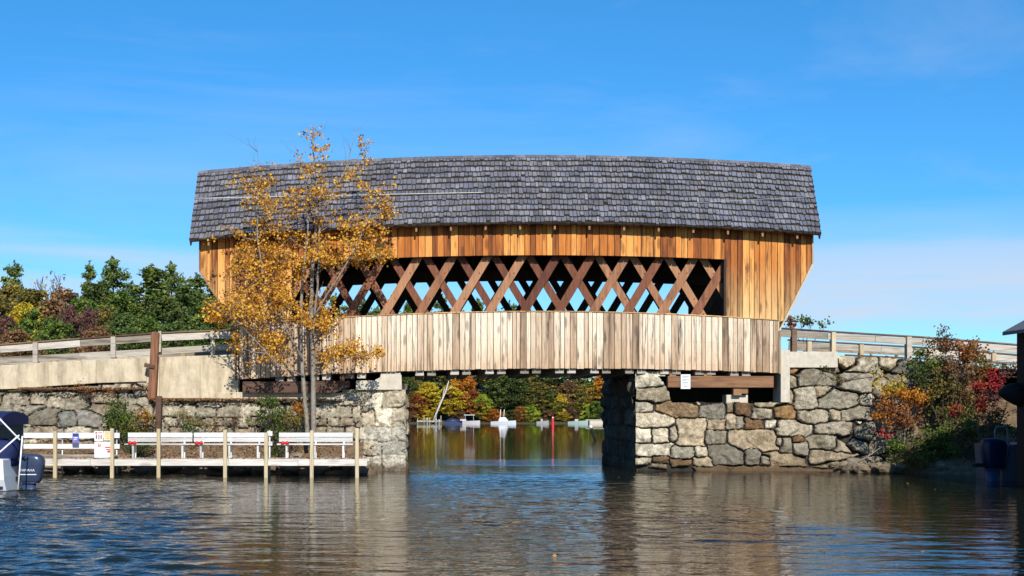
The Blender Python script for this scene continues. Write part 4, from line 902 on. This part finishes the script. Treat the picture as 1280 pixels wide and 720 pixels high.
def plant_row(rows, where, group, gz):
    rows = sorted(rows); cnt = {}; tot = {}
    key = lambda r: (r[2], COLN[r[3]])
    for r in rows: tot[key(r)] = tot.get(key(r), 0) + 1
    for r in rows:
        px, py, kind, pal, Y, wpx = r[:6]; k = key(r); cnt[k] = cnt.get(k, 0) + 1
        word = {'pine': 'pine', 'bush': 'rounded shrub', 'tree': 'leafy tree', 'bare': 'nearly bare tree'}[kind]
        nm = {'pine': 'pine_tree', 'bush': 'shrub', 'tree': 'broadleaf_tree', 'bare': 'bare_tree'}[kind]
        pos = '' if tot[k] == 1 else ORD[cnt[k]] + ' from the left of the ' + COLN[pal] + ' ones'
        lab = (f"{ORD[cnt[k]]} {COLN[pal]} {word} from the left {where}" if tot[k] > 1 else f"{COLN[pal]} {word}, the only one {where}")
        g_ = gz(X(px, Y), Y); top = Z(py, Y); h = max(1.2, top - g_); base_w = {'pine': 5.6 / 12, 'bush': 1.0, 'tree': .65, 'bare': .4}[kind] * h
        put_tree(nm, kind, random.randrange(4 if kind != 'bare' else 1), (X(px, Y), Y, g_ - .1), h, (wpx * Y / F) / base_w * (1.75 if Y > 200 and kind != 'pine' else 1.35), pal, lab, 'shrub' if kind == 'bush' else 'tree', group)
hillz = lambda x, y: float(back_land(np.array([x]), np.array([y]))[0])
plant_row([(18, 327, 'pine', 'pine', 100, 42), (112, 327, 'pine', 'pine', 104, 34), (141, 322, 'pine', 'pine', 98, 52), (190, 331, 'pine', 'pine', 88, 76), (214, 328, 'pine', 'pine', 100, 42), (246, 342, 'pine', 'pine', 92, 56), (270, 340, 'pine', 'pine', 96, 60), (165, 352, 'pine', 'pine_light', 90, 50), (232, 352, 'pine', 'pine_light', 84, 55), (-30, 340, 'pine', 'pine', 95, 60), (300, 352, 'pine', 'pine', 90, 60),
    (-12, 366, 'tree', 'olive', 90, 70), (12, 358, 'tree', 'olive', 95, 60), (52, 340, 'bare', 'goldpale', 92, 34), (71, 333, 'bare', 'brown', 90, 28), (42, 362, 'tree', 'olive', 88, 66), (80, 362, 'tree', 'brown', 88, 60), (120, 356, 'tree', 'darkgreen', 86, 60), (150, 366, 'tree', 'green', 84, 60), (30, 378, 'tree', 'yellow', 78, 46), (100, 372, 'tree', 'green', 80, 55), (205, 372, 'tree', 'darkgreen', 76, 60), (262, 378, 'tree', 'green', 74, 60), (290, 385, 'tree', 'darkgreen', 76, 50)],
    'on the hillside left of the bridge', 'trees on the left hillside', hillz)
plant_row([(8, 396, 'bush', 'purple', 68, 46), (-25, 400, 'bush', 'green', 66, 60), (45, 388, 'bush', 'green', 66, 66), (88, 383, 'bush', 'purple', 70, 36), (112, 386, 'bush', 'purple', 68, 36), (133, 384, 'bush', 'olive', 72, 50), (155, 392, 'bush', 'pine_light', 66, 60), (75, 402, 'bush', 'green', 62, 60), (122, 408, 'bush', 'brown', 60, 50), (185, 396, 'bush', 'green', 64, 60), (222, 402, 'bush', 'pine_light', 62, 60), (258, 408, 'bush', 'green', 60, 56), (20, 412, 'bush', 'brown', 60, 56), (285, 404, 'bush', 'darkgreen', 62, 50), (170, 414, 'bush', 'darkgreen', 58, 60)],
    'behind the left railing', 'shrubs behind the left railing', hillz)
farz = lambda x, y: float(ground_z(np.array([x]), np.array([y]))[0])
far_rows = [(508, 472, 'tree', 'darkgreen', 232, 26), (522, 490, 'tree', 'rust', 230, 22), (514, 500, 'bush', 'brown', 229, 18), (536, 478, 'tree', 'yellow', 231, 26), (548, 488, 'tree', 'darkgreen', 232, 22), (562, 482, 'tree', 'yellow', 230, 30), (580, 468, 'tree', 'orange', 232, 26), (592, 488, 'tree', 'rust', 230, 22), (603, 492, 'tree', 'lime', 230, 18), (616, 511, 'bush', 'orange', 229, 20), (626, 470, 'tree', 'darkgreen', 233, 34), (648, 474, 'tree', 'darkgreen', 232, 32), (651, 508, 'bush', 'rust', 229, 16), (664, 506, 'bush', 'lime', 229, 17), (672, 478, 'tree', 'olive', 232, 30), (688, 486, 'tree', 'darkgreen', 231, 24), (701, 492, 'tree', 'yellow', 230, 14), (706, 514, 'bush', 'yellow', 229, 14), (712, 476, 'tree', 'brown', 232, 26), (724, 482, 'tree', 'olive', 231, 24), (728, 497, 'bush', 'lime', 230, 18), (714, 510, 'bush', 'purple', 229, 16), (738, 478, 'tree', 'green', 232, 26), (752, 470, 'tree', 'orange', 231, 24), (746, 502, 'bush', 'green', 229, 22), (765, 480, 'tree', 'rust', 232, 24), (496, 480, 'tree', 'olive', 231, 28), (530, 508, 'bush', 'yellow', 229, 14), (573, 512, 'bush', 'brown', 229, 14), (640, 512, 'bush', 'darkgreen', 229, 16), (684, 512, 'bush', 'brown', 229, 18), (758, 508, 'bush', 'green', 229, 16)]
plant_row(far_rows, 'on the far shore under the bridge', 'trees on the far shore', farz)
plant_row([(420, 368, 'pine', 'pine', 262, 40), (455, 374, 'pine', 'pine', 258, 36), (472, 384, 'pine', 'pine', 255, 34), (512, 376, 'pine', 'pine', 260, 36), (552, 369, 'pine', 'pine', 262, 40), (597, 374, 'pine', 'pine', 260, 36), (637, 377, 'pine', 'pine', 258, 34), (490, 392, 'pine', 'pine_light', 255, 36), (532, 390, 'pine', 'pine', 256, 36), (575, 388, 'pine', 'pine_light', 256, 36), (617, 388, 'pine', 'pine', 256, 36), (655, 392, 'pine', 'pine', 256, 34), (440, 388, 'pine', 'pine', 256, 36), (690, 402, 'pine', 'pine', 256, 34), (720, 412, 'pine', 'pine_light', 256, 30)],
    'seen through the bridge lattice', 'pines beyond the far shore', farz)
# far woods filling the shore as one mass
rs = np.random.RandomState(77); C = []; Rn = []
for i in range(1500):
    x_ = rs.uniform(-130, 210); y_ = rs.uniform(231, 262); px = VX + x_ * F / y_
    topy = np.interp(px, [-200, 400, 640, 760, 950, 1700], [400, 395, 395, 425, 452, 458]); g_ = float(ground_z(np.array([x_]), np.array([y_]))[0]); top = max(g_ + 3, HC + (HY - topy) * y_ / F)
    h_ = rs.uniform(.15, 1.0) * (top - g_) ; n = 34; c = np.array([x_, y_, g_ + h_]); d = rs.normal(size=(n, 3)) * [1.3, 1.1, .8]; C.append(c + d); Rn.append(np.clip(rs.normal(rs.rand(), .12, n), 0, 1))
C = np.concatenate(C); Rn = np.concatenate(Rn); v, f, r_ = leaves(C, .55, Rn, .2, rs=rs)
M_woods = foliage('far_woods_leaves', [(.05, .06, .02), (.06, .10, .03), (.11, .15, .035), (.09, .11, .03), (.25, .20, .04), (.12, .13, .035), (.36, .16, .04), (.18, .15, .04)])
tag(np_mesh('far_woods', v, f, M_woods, rnd=r_), 'dense mixed autumn woodland filling the far shore', 'woods', kind='stuff')
# leaning birch on far shore
mb = MB(); mb.tube([P(541, 528, 226), P(549, 508, 226), P(557, 490, 226), P(561, 476, 226)], [.22, .18, .13, .06], 6); mb.tube([P(553, 498, 226), P(556, 484, 226)], [.12, .04], 5); mb.tube([P(557, 489, 226), P(566, 483, 226)], [.1, .03], 5)
tag(mb.build('birch_tree', M_birch), 'pale leaning birch trunk at the far shore near the left abutment', 'tree')

# shrubs close by: unique leaf clouds -----------------------------------------
def near_shrub(name, label, blobs, Y, pal, leaf=.07, stems=8, bark=M_bark2, base=None, cat='shrub', dens=1.0, twigs=True):
    cx = sum(b_[0] for b_ in blobs) / len(blobs); by = max(b_[1] + b_[3] for b_ in blobs) if base is None else base[1]; bxp = cx if base is None else base[0]
    loc = P(bxp, by, Y); e = empty(name, loc, label, cat); C = []; Rn = []; mb = MB(); Ms = pal if isinstance(pal, list) else [pal]
    per = {m_: ([], []) for m_ in Ms}
    for bl in blobs:
        px, py, rx, ry, n = bl[:5]; pm = bl[5] if len(bl) > 5 else Ms[0]; c0 = P(px, py, Y + random.uniform(-.35, .2)); sx_, sz_ = rx * Y / F, ry * Y / F; per.setdefault(pm, ([], []))
        k = max(3, int(n / 22)); tip = Vector(loc); m0 = tip.lerp(c0, .55) + Vector((random.uniform(-.1, .1), 0, 0)); mb.tube([tip, m0, c0], [.022, .014, .006], 4, cap=False)
        for j in range(k):
            a = RN.normal(size=3) * .55; q = c0 + Vector((a[0] * sx_, a[1] * min(sx_, .6), a[2] * sz_)); mb.tube([m0.lerp(c0, random.random()), q], [.008, .003], 3, cap=False)
            nn = int(n * dens * 1.5 / k); per[pm][0].append(np.array(q)[None] + RN.normal(size=(nn, 3)) * [.10, .10, .08]); per[pm][1].append(np.clip(RN.normal(.5 + random.uniform(-.25, .25), .2, nn), 0, 1))
    mb.build('stems', bark, e)
    for pm, (c_, r2) in per.items():
        if not c_: continue
        v, f, r_ = leaves(np.concatenate(c_), leaf, np.concatenate(r2), aspect=1.2); np_mesh('foliage', v - np.array(loc), f, NFM[pm], e, rnd=r_)
    return e
near_shrub('shrub', 'tall sprawling shrub of mixed green and dark red leaves over the right railing', [(1178, 430, 18, 10, 330, 'brown'), (1200, 440, 22, 14, 450, 'rust'), (1165, 450, 20, 14, 420, 'green'), (1190, 460, 26, 14, 500, 'brown'), (1222, 445, 12, 12, 260, 'olive'), (1175, 480, 26, 16, 520, 'olive'), (1200, 490, 22, 18, 460, 'brown'), (1150, 470, 16, 14, 280, 'darkgreen'), (1170, 505, 22, 14, 420, 'darkgreen'), (1195, 520, 22, 16, 420, 'olive'), (1225, 470, 14, 18, 260, 'rust'), (1212, 500, 16, 16, 260, 'brown')], 41.2, ['green', 'brown', 'rust', 'olive', 'darkgreen'], .075, base=(1185, 560))
near_shrub('shrub', 'orange and gold leaved shrub against the right fieldstone wall', [(1118, 485, 14, 8, 300, 'yellow'), (1130, 495, 18, 9, 420, 'orange'), (1145, 500, 14, 7, 260, 'orange'), (1110, 505, 10, 8, 160, 'rust'), (1125, 520, 18, 12, 330, 'rust'), (1098, 522, 10, 8, 130, 'orange'), (1140, 530, 14, 10, 220, 'brown'), (1105, 545, 8, 6, 60, 'red')], 41.0, ['yellow', 'orange', 'rust'], .07, base=(1130, 570))
near_shrub('shrub', 'crimson leaved shrub beside the dark boathouse', [(1240, 478, 18, 11, 300, 'red'), (1255, 465, 10, 10, 110, 'purple'), (1222, 505, 12, 8, 260, 'red'), (1240, 515, 20, 14, 260, 'brown'), (1195, 512, 8, 6, 120, 'red'), (1262, 490, 12, 10, 160, 'rust'), (1235, 495, 14, 10, 160, 'purple')], 41.3, ['red'], .07, base=(1240, 555))
near_shrub('shrub', 'low green leafy shrub at the foot of the right bank', [(1130, 560, 20, 14, 420, 'green'), (1160, 560, 22, 14, 460, 'green'), (1175, 545, 18, 14, 380, 'green'), (1145, 575, 18, 8, 260, 'olive'), (1190, 565, 18, 12, 300, 'green'), (1205, 535, 12, 12, 200, 'green'), (1220, 560, 20, 16, 300, 'darkgreen'), (1250, 540, 20, 20, 300, 'darkgreen')], 40.6, ['green', 'lime', 'olive', 'darkgreen'], .07, base=(1165, 588), dens=1.2)
near_shrub('shrub', 'green bush growing from the fieldstone wall between notices and benches', [(145, 512, 12, 9, 260, 'green'), (158, 525, 16, 11, 420, 'green'), (140, 528, 14, 10, 300, 'green'), (172, 535, 14, 9, 280, 'olive'), (160, 545, 20, 8, 300, 'green'), (178, 518, 10, 6, 100, 'orange'), (150, 503, 8, 4, 70, 'darkgreen')], 41.2, ['green', 'olive'], .06, base=(158, 565))
near_shrub('shrub', 'green bush at the foot of the slender autumn tree', [(335, 505, 10, 9, 240, 'green'), (350, 520, 16, 12, 440, 'green'), (330, 520, 12, 10, 260, 'green'), (365, 528, 14, 10, 280, 'olive'), (350, 540, 20, 8, 260, 'green'), (374, 512, 10, 6, 130, 'orange'), (385, 520, 8, 6, 60, 'orange'), (350, 560, 22, 12, 300, 'darkgreen')], 41.0, ['green', 'olive'], .06, base=(352, 575))
near_shrub('shrub', 'dark green bush behind the first bench', [(172, 560, 16, 12, 380, 'darkgreen'), (190, 552, 8, 10, 100, 'green')], 40.6, ['darkgreen'], .06, base=(172, 578))
near_shrub('shrub', 'low sparse yellow green weeds on the ledge behind middle bench', [(225, 520, 14, 5, 120, 'olive'), (290, 525, 12, 6, 90, 'brown'), (245, 545, 20, 8, 160, 'green'), (255, 528, 14, 6, 120, 'olive'), (240, 535, 14, 8, 120, 'green'), (270, 533, 10, 5, 60, 'brown')], 41.5, ['olive'], .05, base=(255, 545), cat='weeds')
near_shrub('dry_plant', 'small reddish brown dry plant on the ledge below the left wall', [(105, 486, 10, 7, 130, 'rust'), (112, 491, 12, 4, 120, 'brown'), (135, 490, 6, 3, 50, 'rust')], 41.85, ['rust', 'brown'], .04, base=(107, 498), cat='plant')
near_shrub('shrub', 'thin leafed sapling above the right end of the railing post', [(985, 404, 6, 5, 60, 'rust'), (1000, 402, 8, 4, 60, 'green'), (1015, 405, 9, 4, 50, 'darkgreen'), (1035, 403, 10, 4, 25, 'green')], 50.5, ['rust', 'green'], .10, base=(1005, 440))
near_shrub('weeds', 'small green weeds on top of the right fieldstone wall', [(1092, 462, 5, 6, 70, 'green'), (1030, 461, 4, 2, 30, 'green'), (1048, 475, 3, 6, 40, 'olive'), (1095, 470, 6, 3, 40, 'yellow')], 42.0, ['green'], .05, base=(1060, 475), cat='weeds')
# twig lying at the right shore
mb = MB(); mb.tube([P(1073, 578, 40.9), P(1090, 567, 40.9), P(1103, 558, 41.0)], [.03, .022, .01], 5); mb.tube([P(1090, 567, 40.9), P(1096, 556, 41.1)], [.012, .006], 4)
tag(mb.build('driftwood', M_bark), 'pale bare branch lying on the shore stones at right', 'branch')
# fallen leaves
pts = np.concatenate([np.stack([RN.uniform(-13.5, -3, 2600), 0 * RN.rand(2600) + RN.uniform(41.7, 42.2, 2600), Z(501, 42) + RN.uniform(.0, .08, 2600)], 1), np.stack([RN.uniform(-13.5, -2.2, 3000), RN.uniform(40.6, 41.9, 3000), np.zeros(3000)], 1), np.stack([RN.uniform(X(-60, YD), X(455, YD), 700), RN.uniform(38.0, 39.5, 700), dz + RN.uniform(.005, .02, 700)], 1), np.stack([RN.uniform(X(1080, 41), 22, 1500), RN.uniform(40, 43, 1500), np.zeros(1500)], 1)])
for i in range(2600): 
    if pts[i, 0] < X(186, 42): pts[i, 2] += .38
pts[2600:5600, 2] = bank_l(pts[2600:5600, 0], pts[2600:5600, 1]) + .03; pts[6300:, 2] = bank_r(pts[6300:, 0], pts[6300:, 1]) + .03
v, f, r_ = leaves(pts, .065, RN.rand(len(pts)), .8, aspect=1.1); M_fall = foliage('fallen_leaves', [(.12, .05, .02), (.28, .12, .05), (.38, .2, .09), (.22, .09, .04), (.42, .27, .13)], .1)
tag(np_mesh('fallen_leaves', v, f, M_fall, rnd=r_), 'fallen brown and orange leaves on the ledge, bank and dock', 'leaves', kind='stuff')
n = 60; yy = RN.uniform(15, 40, n); xx = RN.uniform(-.33, .5, n) * yy; v, f, r_ = leaves(np.stack([xx, yy, np.full(n, .012)], 1), .07, RN.rand(n), .97, aspect=1.0)
tag(np_mesh('floating_leaves', v, f, M_fall, rnd=r_), 'scattered fallen leaves floating on the water', 'leaves', kind='stuff')

# ------------------------------------------------------------------ boats
def sup(cx, cy, hx, hy, z, n=20, p_=3.0):
    o = []
    for k in range(n):
        th = 2 * math.pi * k / n; c, s = math.cos(th), math.sin(th); o.append((cx + hx * math.copysign(abs(c) ** (2 / p_), c), cy + hy * math.copysign(abs(s) ** (2 / p_), s), z))
    return o
def text_obj(txt, size, loc, mat, parent, name='lettering', rz=0):
    cu = bpy.data.curves.new('t', 'FONT'); cu.body = txt; cu.size = size; cu.extrude = .002; cu.align_x = 'CENTER'; cu.align_y = 'CENTER'
    to = bpy.data.objects.new('t', cu); COL.objects.link(to); dg = bpy.context.evaluated_depsgraph_get(); me = bpy.data.meshes.new_from_object(to.evaluated_get(dg)); bpy.data.objects.remove(to)
    o = bpy.data.objects.new(name, me); COL.objects.link(o); me.materials.clear(); me.materials.append(mat); me.transform(Matrix.Rotation(R(rz), 4, 'Z') @ Matrix.Rotation(R(90), 4, 'X')); me.transform(Matrix.Translation(Vector(loc) - parent.location)); o.parent = parent; return o
def outboard(label, cx, Y, z0, z1, hx, word=None, mat=M_cowl):
    e = empty('outboard_motor', (cx, Y, 0), label, 'outboard motor'); mb = MB(); H = z1 - z0
    prof = [(0, .62, 0.0), (.08, .74, .0), (.3, .86, .0), (.55, .96, .0), (.75, 1.0, -.0), (.88, .93, -.04), (.95, .80, -.09), (.99, .55, -.15), (1.0, .25, -.2)]
    mb.loft([sup(cx + q * hx, Y, hx * a, .20 * (a ** .7), z0 + H * t_, 24, 3.4) for t_, a, q in prof]); mb.build('cowling', mat, e)
    mb = MB(); mb.loft([sup(cx - .02, Y, hx * .66, .17, z0 - .02, 16, 3), sup(cx - .02, Y, hx * .66, .17, z0 + .005, 16, 3)]); mb.loft([sup(cx - .05, Y, hx * .45, .1, -.45, 14), sup(cx - .05, Y, hx * .5, .12, z0 - .02, 14)]); mb.build('leg', plain('motor_leg', (.03, .05, .11), .35, .05), e)
    mb = MB(); mb.box(cx - hx * 1.5, cx - hx * .6, Y - .1, Y + .1, z0 + .05, z0 + .16); mb.build('bracket', M_black, e)
    yy = Y - .195
    if word:
        wm = plain('white_decal', (.65, .67, .7), .4, .02); text_obj(word, .095, (cx - hx * .12, yy - .006, z0 + H * .43), wm, e)
        mb = MB(); mb.box(cx - hx * .75, cx + hx * .55, yy - .004, yy + .01, z0 + H * .27, z0 + H * .30); mb.build('stripe', wm, e)
        mb = MB(); mb.loft([sup(cx - hx * .3, Y - .16, hx * .28, .05, z0 + H * .80, 12), sup(cx - hx * .3, Y - .16, hx * .34, .05, z0 + H * .84, 12)]); mb.build('air_intake', M_black, e)
    return e
YBt = 32.0
outboard('glossy navy blue outboard motor on the white boat at the left edge', X(39, YBt), YBt, Z(603, YBt), Z(567, YBt), X(56, YBt) - X(39, YBt), 'YAMAHA')
bt = empty('motorboat', (X(-60, YBt), YBt, 0), 'white motorboat with navy canvas top at the left edge of the water', 'boat')
xs1 = X(21, YBt); mb = MB(); secs = []
for t_ in (0, .25, .5, .7, .85, .95, 1.0):
    x_ = xs1 - 5.8 * t_; b_ = 1.1 * (1 - max(0, t_ - .4) ** 2 * 2.7) if t_ < 1 else .03; b_ = max(.03, b_); sh = .82 + .25 * t_
    secs.append([(x_, YBt + b_, sh), (x_, YBt + b_ * .92, .30), (x_, YBt + b_ * .75, 0.0 + t_ * .15), (x_, YBt, -.3 + .4 * t_ ** 3), (x_, YBt - b_ * .75, 0.0 + t_ * .15), (x_, YBt - b_ * .92, .30), (x_, YBt - b_, sh)])
mb.loft(secs, close=True, sm=False); mb.build('hull', M_gel, bt, bevel=.03)
mb = MB(); mb.box(xs1 - 5, xs1 + .005, YBt - 1.13, YBt - 1.10, .05, .14); mb.build('rub_rail', M_navy, bt)
mb = MB(); mb.loft([[(xs1 - 2.9, y, z) for y, z in ((YBt - 1.05, 1.93), (YBt - .6, 2.03), (YBt, 2.08), (YBt + .6, 2.03), (YBt + 1.05, 1.93), (YBt + 1.05, 1.88), (YBt - 1.05, 1.88))], [(xs1 - .02, y, z - .04) for y, z in ((YBt - 1.05, 1.93), (YBt - .6, 2.03), (YBt, 2.08), (YBt + .6, 2.03), (YBt + 1.05, 1.93), (YBt + 1.05, 1.73), (YBt - 1.05, 1.73))]], sm=False); mb.build('canvas_top', M_navy, bt)
mb = MB(); mb.box(xs1 - 2.8, xs1 - .12, YBt + .9, YBt + .93, .85, 1.9); mb.box(xs1 - 2.8, xs1 - 2.75, YBt - .9, YBt + .9, .85, 1.9); mb.build('side_curtain', M_vinyl, bt)
mb = MB(); mb.tube([P(25, 550, YBt - 1.06), P(0, 524, YBt - 1.06), P(-15, 510, YBt - 1.06)], .022, 6); mb.tube([P(24, 544, YBt - 1.06), P(0, 565, YBt - 1.06), P(-12, 575, YBt - 1.06)], .022, 6); mb.tube([P(22.5, 612, YBt - 1.1), P(28, 545, YBt - 1.06)], .02, 6); mb.build('canopy_frame', M_gel, bt)
mb = MB(); mb.loft([sup(X(2, YBt), YBt - .2, .48, .4, Z(582, YBt), 18, 2.6), sup(X(3, YBt), YBt - .2, .5, .4, Z(560, YBt), 18, 2.6), sup(X(4, YBt), YBt - .2, .42, .36, Z(552, YBt), 18, 2.6), sup(X(4, YBt), YBt - .2, .2, .2, Z(548, YBt), 18, 2.6)]); mb.build('seat_cover', M_navy, bt)
mb = MB(); mb.lathe((0, 0, 0), [(.035, 0), (.035, .02)], 12); o = mb.build('fitting', M_steel, bt); o.data.transform(Matrix.Rotation(R(90), 4, 'X')); o.location = (X(18.5, YBt - 1.1) - bt.location.x, -1.1, Z(593, YBt))
# right: dark boathouse, motor, hoist
bh = empty('boathouse', (17, 28, 0), 'black stained boathouse with a low pitched roof at the right edge', 'boathouse')
YH0, YH1 = 26.5, 34.2; xw = X(1271, YH1); xe = X(1253, YH1 + .3); ez = Z(419.5, YH1 + .3); sl_ = .55
mb = MB(); mb.box(xw, xw + .18, YH0 + .02, YH1, -.6, ez + .15); mb.box(xw + .1, xw + 8, YH1 - .12, YH1 - .01, -.3, ez + .2); mb.box(xw + 1.2, xw + 8, YH0 + .3, YH0 + .42, .9, ez + .3); mb.build('walls', M_black, bh)
M_rf = plain('slate_grey_roofing', (.12, .125, .14), .8, .2, 10)
mb = MB()
for s_, a, b_ in ((1, xe, xe + 4.6), (-1, xe + 4.6, xe + 9.2)):
    za = ez if s_ > 0 else ez + 4.6 * sl_; zb2 = ez + 4.6 * sl_ if s_ > 0 else ez
    mb.hexa([(a, YH0 - .3, za), (b_, YH0 - .3, zb2), (b_, YH1 + .3, zb2), (a, YH1 + .3, za), (a, YH0 - .3, za + .10), (b_, YH0 - .3, zb2 + .10), (b_, YH1 + .3, zb2 + .10), (a, YH1 + .3, za + .10)])
mb.build('roof', M_rf, bh)
mb = MB(); i0 = len(mb.v); mb.loft([[(xw, y, ez + .15), (xe + 9, y, ez + .15), (xe + 9, y, ez + .17), (xe + 4.6, y, ez + 4.5 * sl_), (xw, y, ez + .2)] for y in (YH0, YH0 + .1)], sm=False); mb.build('gable', M_black, bh); mb = MB(); mb.loft([[(xw, y, ez + .15), (xe + 9, y, ez + .15), (xe + 9, y, ez + .17), (xe + 4.6, y, ez + 4.5 * sl_), (xw, y, ez + .2)] for y in (YH1 - .1, YH1)], sm=False); mb.build('gable', M_black, bh)
mb = MB(); mb.loft([sup(X(1249, 29), 29, .05, .1, Z(490, 29), 14, 2.5)] + [[(X(a, 29), 29 + dy, Z(b_, 29)) for a, b_, dy in q] for q in ()], caps=False) if False else None
mb = MB(); secs = []
for px, rz_, cz in ((1247.5, .02, 492), (1251, .10, 491), (1258, .22, 491), (1266, .30, 492), (1276, .34, 494)):
    secs.append([(X(px, 34.0), 34.0 + .25 * math.cos(2 * math.pi * k / 12) * min(1, rz_ / .2), Z(cz, 34.0) + rz_ * math.sin(2 * math.pi * k / 12)) for k in range(12)])
mb.loft(secs); tag(mb.build('canvas_bundle', M_black), 'black rounded canvas bundle jutting from the boathouse wall', 'canvas')
outboard('dark blue outboard motor in the shade beside the boathouse', X(1243, 36), 36, Z(586, 36), Z(548, 36), .40, None, plain('shaded_blue_gloss', (.005, .009, .035), .35, .05))  # blue darkened, the boathouse shade is put into the cowl colour
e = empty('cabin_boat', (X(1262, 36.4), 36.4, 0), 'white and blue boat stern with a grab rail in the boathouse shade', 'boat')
mb = MB(); mb.loft([[(X(a, 36.4) , y, z) for y, z in ((35.9, z0_), (37.9, z0_), (37.7, -.2), (36.1, -.2))] for a, z0_ in ((1246, 1.05), (1262, 1.08), (1330, 1.1))], sm=False); mb.build('hull', plain('shaded_gelcoat', (.08, .095, .13), .4, .05), e, bevel=.03)  # white gelcoat darkened to carry the boathouse shade in its colour
mb = MB(); mb.tube([P(1244, 556, 36), P(1243.5, 538, 36), P(1246, 533.5, 36), P(1256, 533.5, 36), P(1259, 537, 36), P(1260, 552, 36), P(1266, 565, 36)], .025, 7); mb.build('grab_rail', plain('shaded_steel', (.16, .17, .19), .5), e)  # steel coloured darker, shade painted into the rail
# far boats
def far_boat(label, px0, px1, Y, kind, col, trim=None):
    x0, x1 = X(px0, Y), X(px1, Y); L = x1 - x0; e = empty('motorboat' if kind != 'pontoon' else 'pontoon_boat', ((x0 + x1) / 2, Y, 0), label, 'boat')
    cm_ = plain('boat_paint', col, .35, .06); mb = MB(); secs = []; h = .42
    for t_ in (0, .2, .5, .75, .92, 1):
        b_ = max(.06, .95 * (1 - max(0, t_ - .4) ** 2 * 2.6)); x_ = x0 + L * t_; secs.append([(x_, Y - b_, h + .2 * t_), (x_, Y - b_ * .8, -.1), (x_, Y + b_ * .8, -.1), (x_, Y + b_, h + .2 * t_)])
    mb.loft(secs, sm=False); mb.build('hull', cm_, e)
    tm = plain('boat_trim', trim or (.7, .7, .72), .4, .06)
    if kind == 'pontoon':
        mb = MB(); mb.box(x0 + L * .25, x1 - L * .25, Y - .9, Y + .9, 1.55, 1.66); mb.build('canopy', tm, e); mb = MB()
        for fx in (.3, .68): mb.box(x0 + L * fx, x0 + L * fx + .06, Y - .85, Y - .79, .5, 1.56)
        mb.build('canopy_frame', M_steel, e); mb = MB(); mb.box(x0 + .3, x0 + L * .35, Y - .7, Y + .7, .5, .85); mb.build('seat', cm_, e)
    elif kind == 'cabin':
        mb = MB(); mb.loft([[(x0 + L * .3, Y - .8, .5), (x0 + L * .7, Y - .8, .5), (x0 + L * .7, Y + .8, .5), (x0 + L * .3, Y + .8, .5)], [(x0 + L * .36, Y - .7, 1.2), (x0 + L * .58, Y - .7, 1.2), (x0 + L * .58, Y + .7, 1.2), (x0 + L * .36, Y + .7, 1.2)]], sm=False); mb.build('cabin', tm, e)
        for fx in (.38, .52): mb = MB(); mb.tube([(x0 + L * fx, Y, 1.0), (x0 + L * fx + .1, Y, 2.6)], .06, 5); mb.build('mast', M_gel, e)
    elif kind == 'cover':
        mb = MB(); mb.loft([[(x0 + L * t_, Y + .9 * c * (1 - .7 * max(0, t_ - .5)), .45 + q * math.sin(math.pi * min(.97, t_ + .05))) for c, q in ((-1, .0), (-.5, .45), (0, .6), (.5, .45), (1, .0))] for t_ in (0.01, .25, .5, .75, .97)], close=True); mb.build('cover', tm, e)
    else:
        mb = MB(); mb.box(x0 + L * .35, x0 + L * .5, Y - .6, Y + .6, .4, .85); mb.build('console', tm, e)
far_boat('navy blue covered boat moored at the far shore', 556, 578, 219, 'cover', (.05, .07, .14), (.02, .03, .07))
far_boat('white pontoon boat with red trim and a pale canopy at the far shore', 573, 600, 222, 'pontoon', (.5, .48, .48), (.6, .59, .57))
far_boat('white cabin boat with two upright masts on the far shore', 613, 645, 220, 'cabin', (.55, .58, .62), (.6, .6, .62))
far_boat('small grey open boat under dark trees on the far shore', 670, 686, 222, 'open', (.35, .33, .33), (.4, .38, .38))
far_boat('long low pale green boat near the right abutment', 709, 735, 221, 'open', (.32, .42, .38), (.4, .42, .4))
mb = MB(); mb.box(X(521, 223), X(552, 223), 222, 224, .35, .6); 
for a in (522, 530, 537, 545, 551): mb.tube([(X(a, 223), 222, -.5), (X(a, 223), 222, 1.0 + (a % 3) * .25)], .08, 5)
tag(mb.build('dock', M_grey), 'small grey dock on piles at the far shore, left of the covered boat', 'dock')
for i, (a, h, lb) in enumerate(((534, 1.9, 'white mooring post on the far dock, leftmost'), (545, 1.7, 'white mooring post in the middle of the far dock'), (549, 1.5, 'short white mooring post beside the navy covered boat'))):
    mb = MB(); mb.lathe((X(a, 221), 221, -.3), [(.14, 0), (.14, h * .6), (.18, h * .6 + .05), (.1, h * .6 + .2)], 8); tag(mb.build('mooring_post', M_white), lb, 'post')
mb = MB(); mb.box(X(736, 226), X(775, 226), 225, 226, -.2, .6); mb.box(X(731, 226), X(777, 226), 224.9, 226.2, .6, .75); tag(mb.build('seawall', M_conc_w, bevel=.03), 'low pale concrete seawall on the far shore beside the right abutment', 'seawall')
# channel marks
e = empty('buoy', (X(691, 170), 170, 0), 'slim red channel buoy with a pale top floating in the lake', 'buoy'); s_ = 170 / F
mb = MB(); mb.lathe((X(691, 170), 170, -.4), [(.2, 0), (.2, .5), (.17, .6), (.17, 1.5), (.12, 1.65)], 12); mb.build('body', M_red, e)
mb = MB(); mb.lathe((X(691, 170), 170, 1.25), [(.12, 0), (.12, .12), (.05, .2)], 12); mb.build('tip', M_gel, e)
YP = 88.0; e = empty('channel_stake', (X(745, YP), YP, 0), 'leaning dark stake with a white top in the water near the right abutment', 'stake')
mb = MB(); mb.tube([P(746, 556, YP), P(739, 535, YP)], .09, 8); mb.build('shaft', M_black, e); mb = MB(); mb.tube([P(739, 535.2, YP), P(738, 532, YP)], .11, 8); mb.build('tip', M_gel, e)
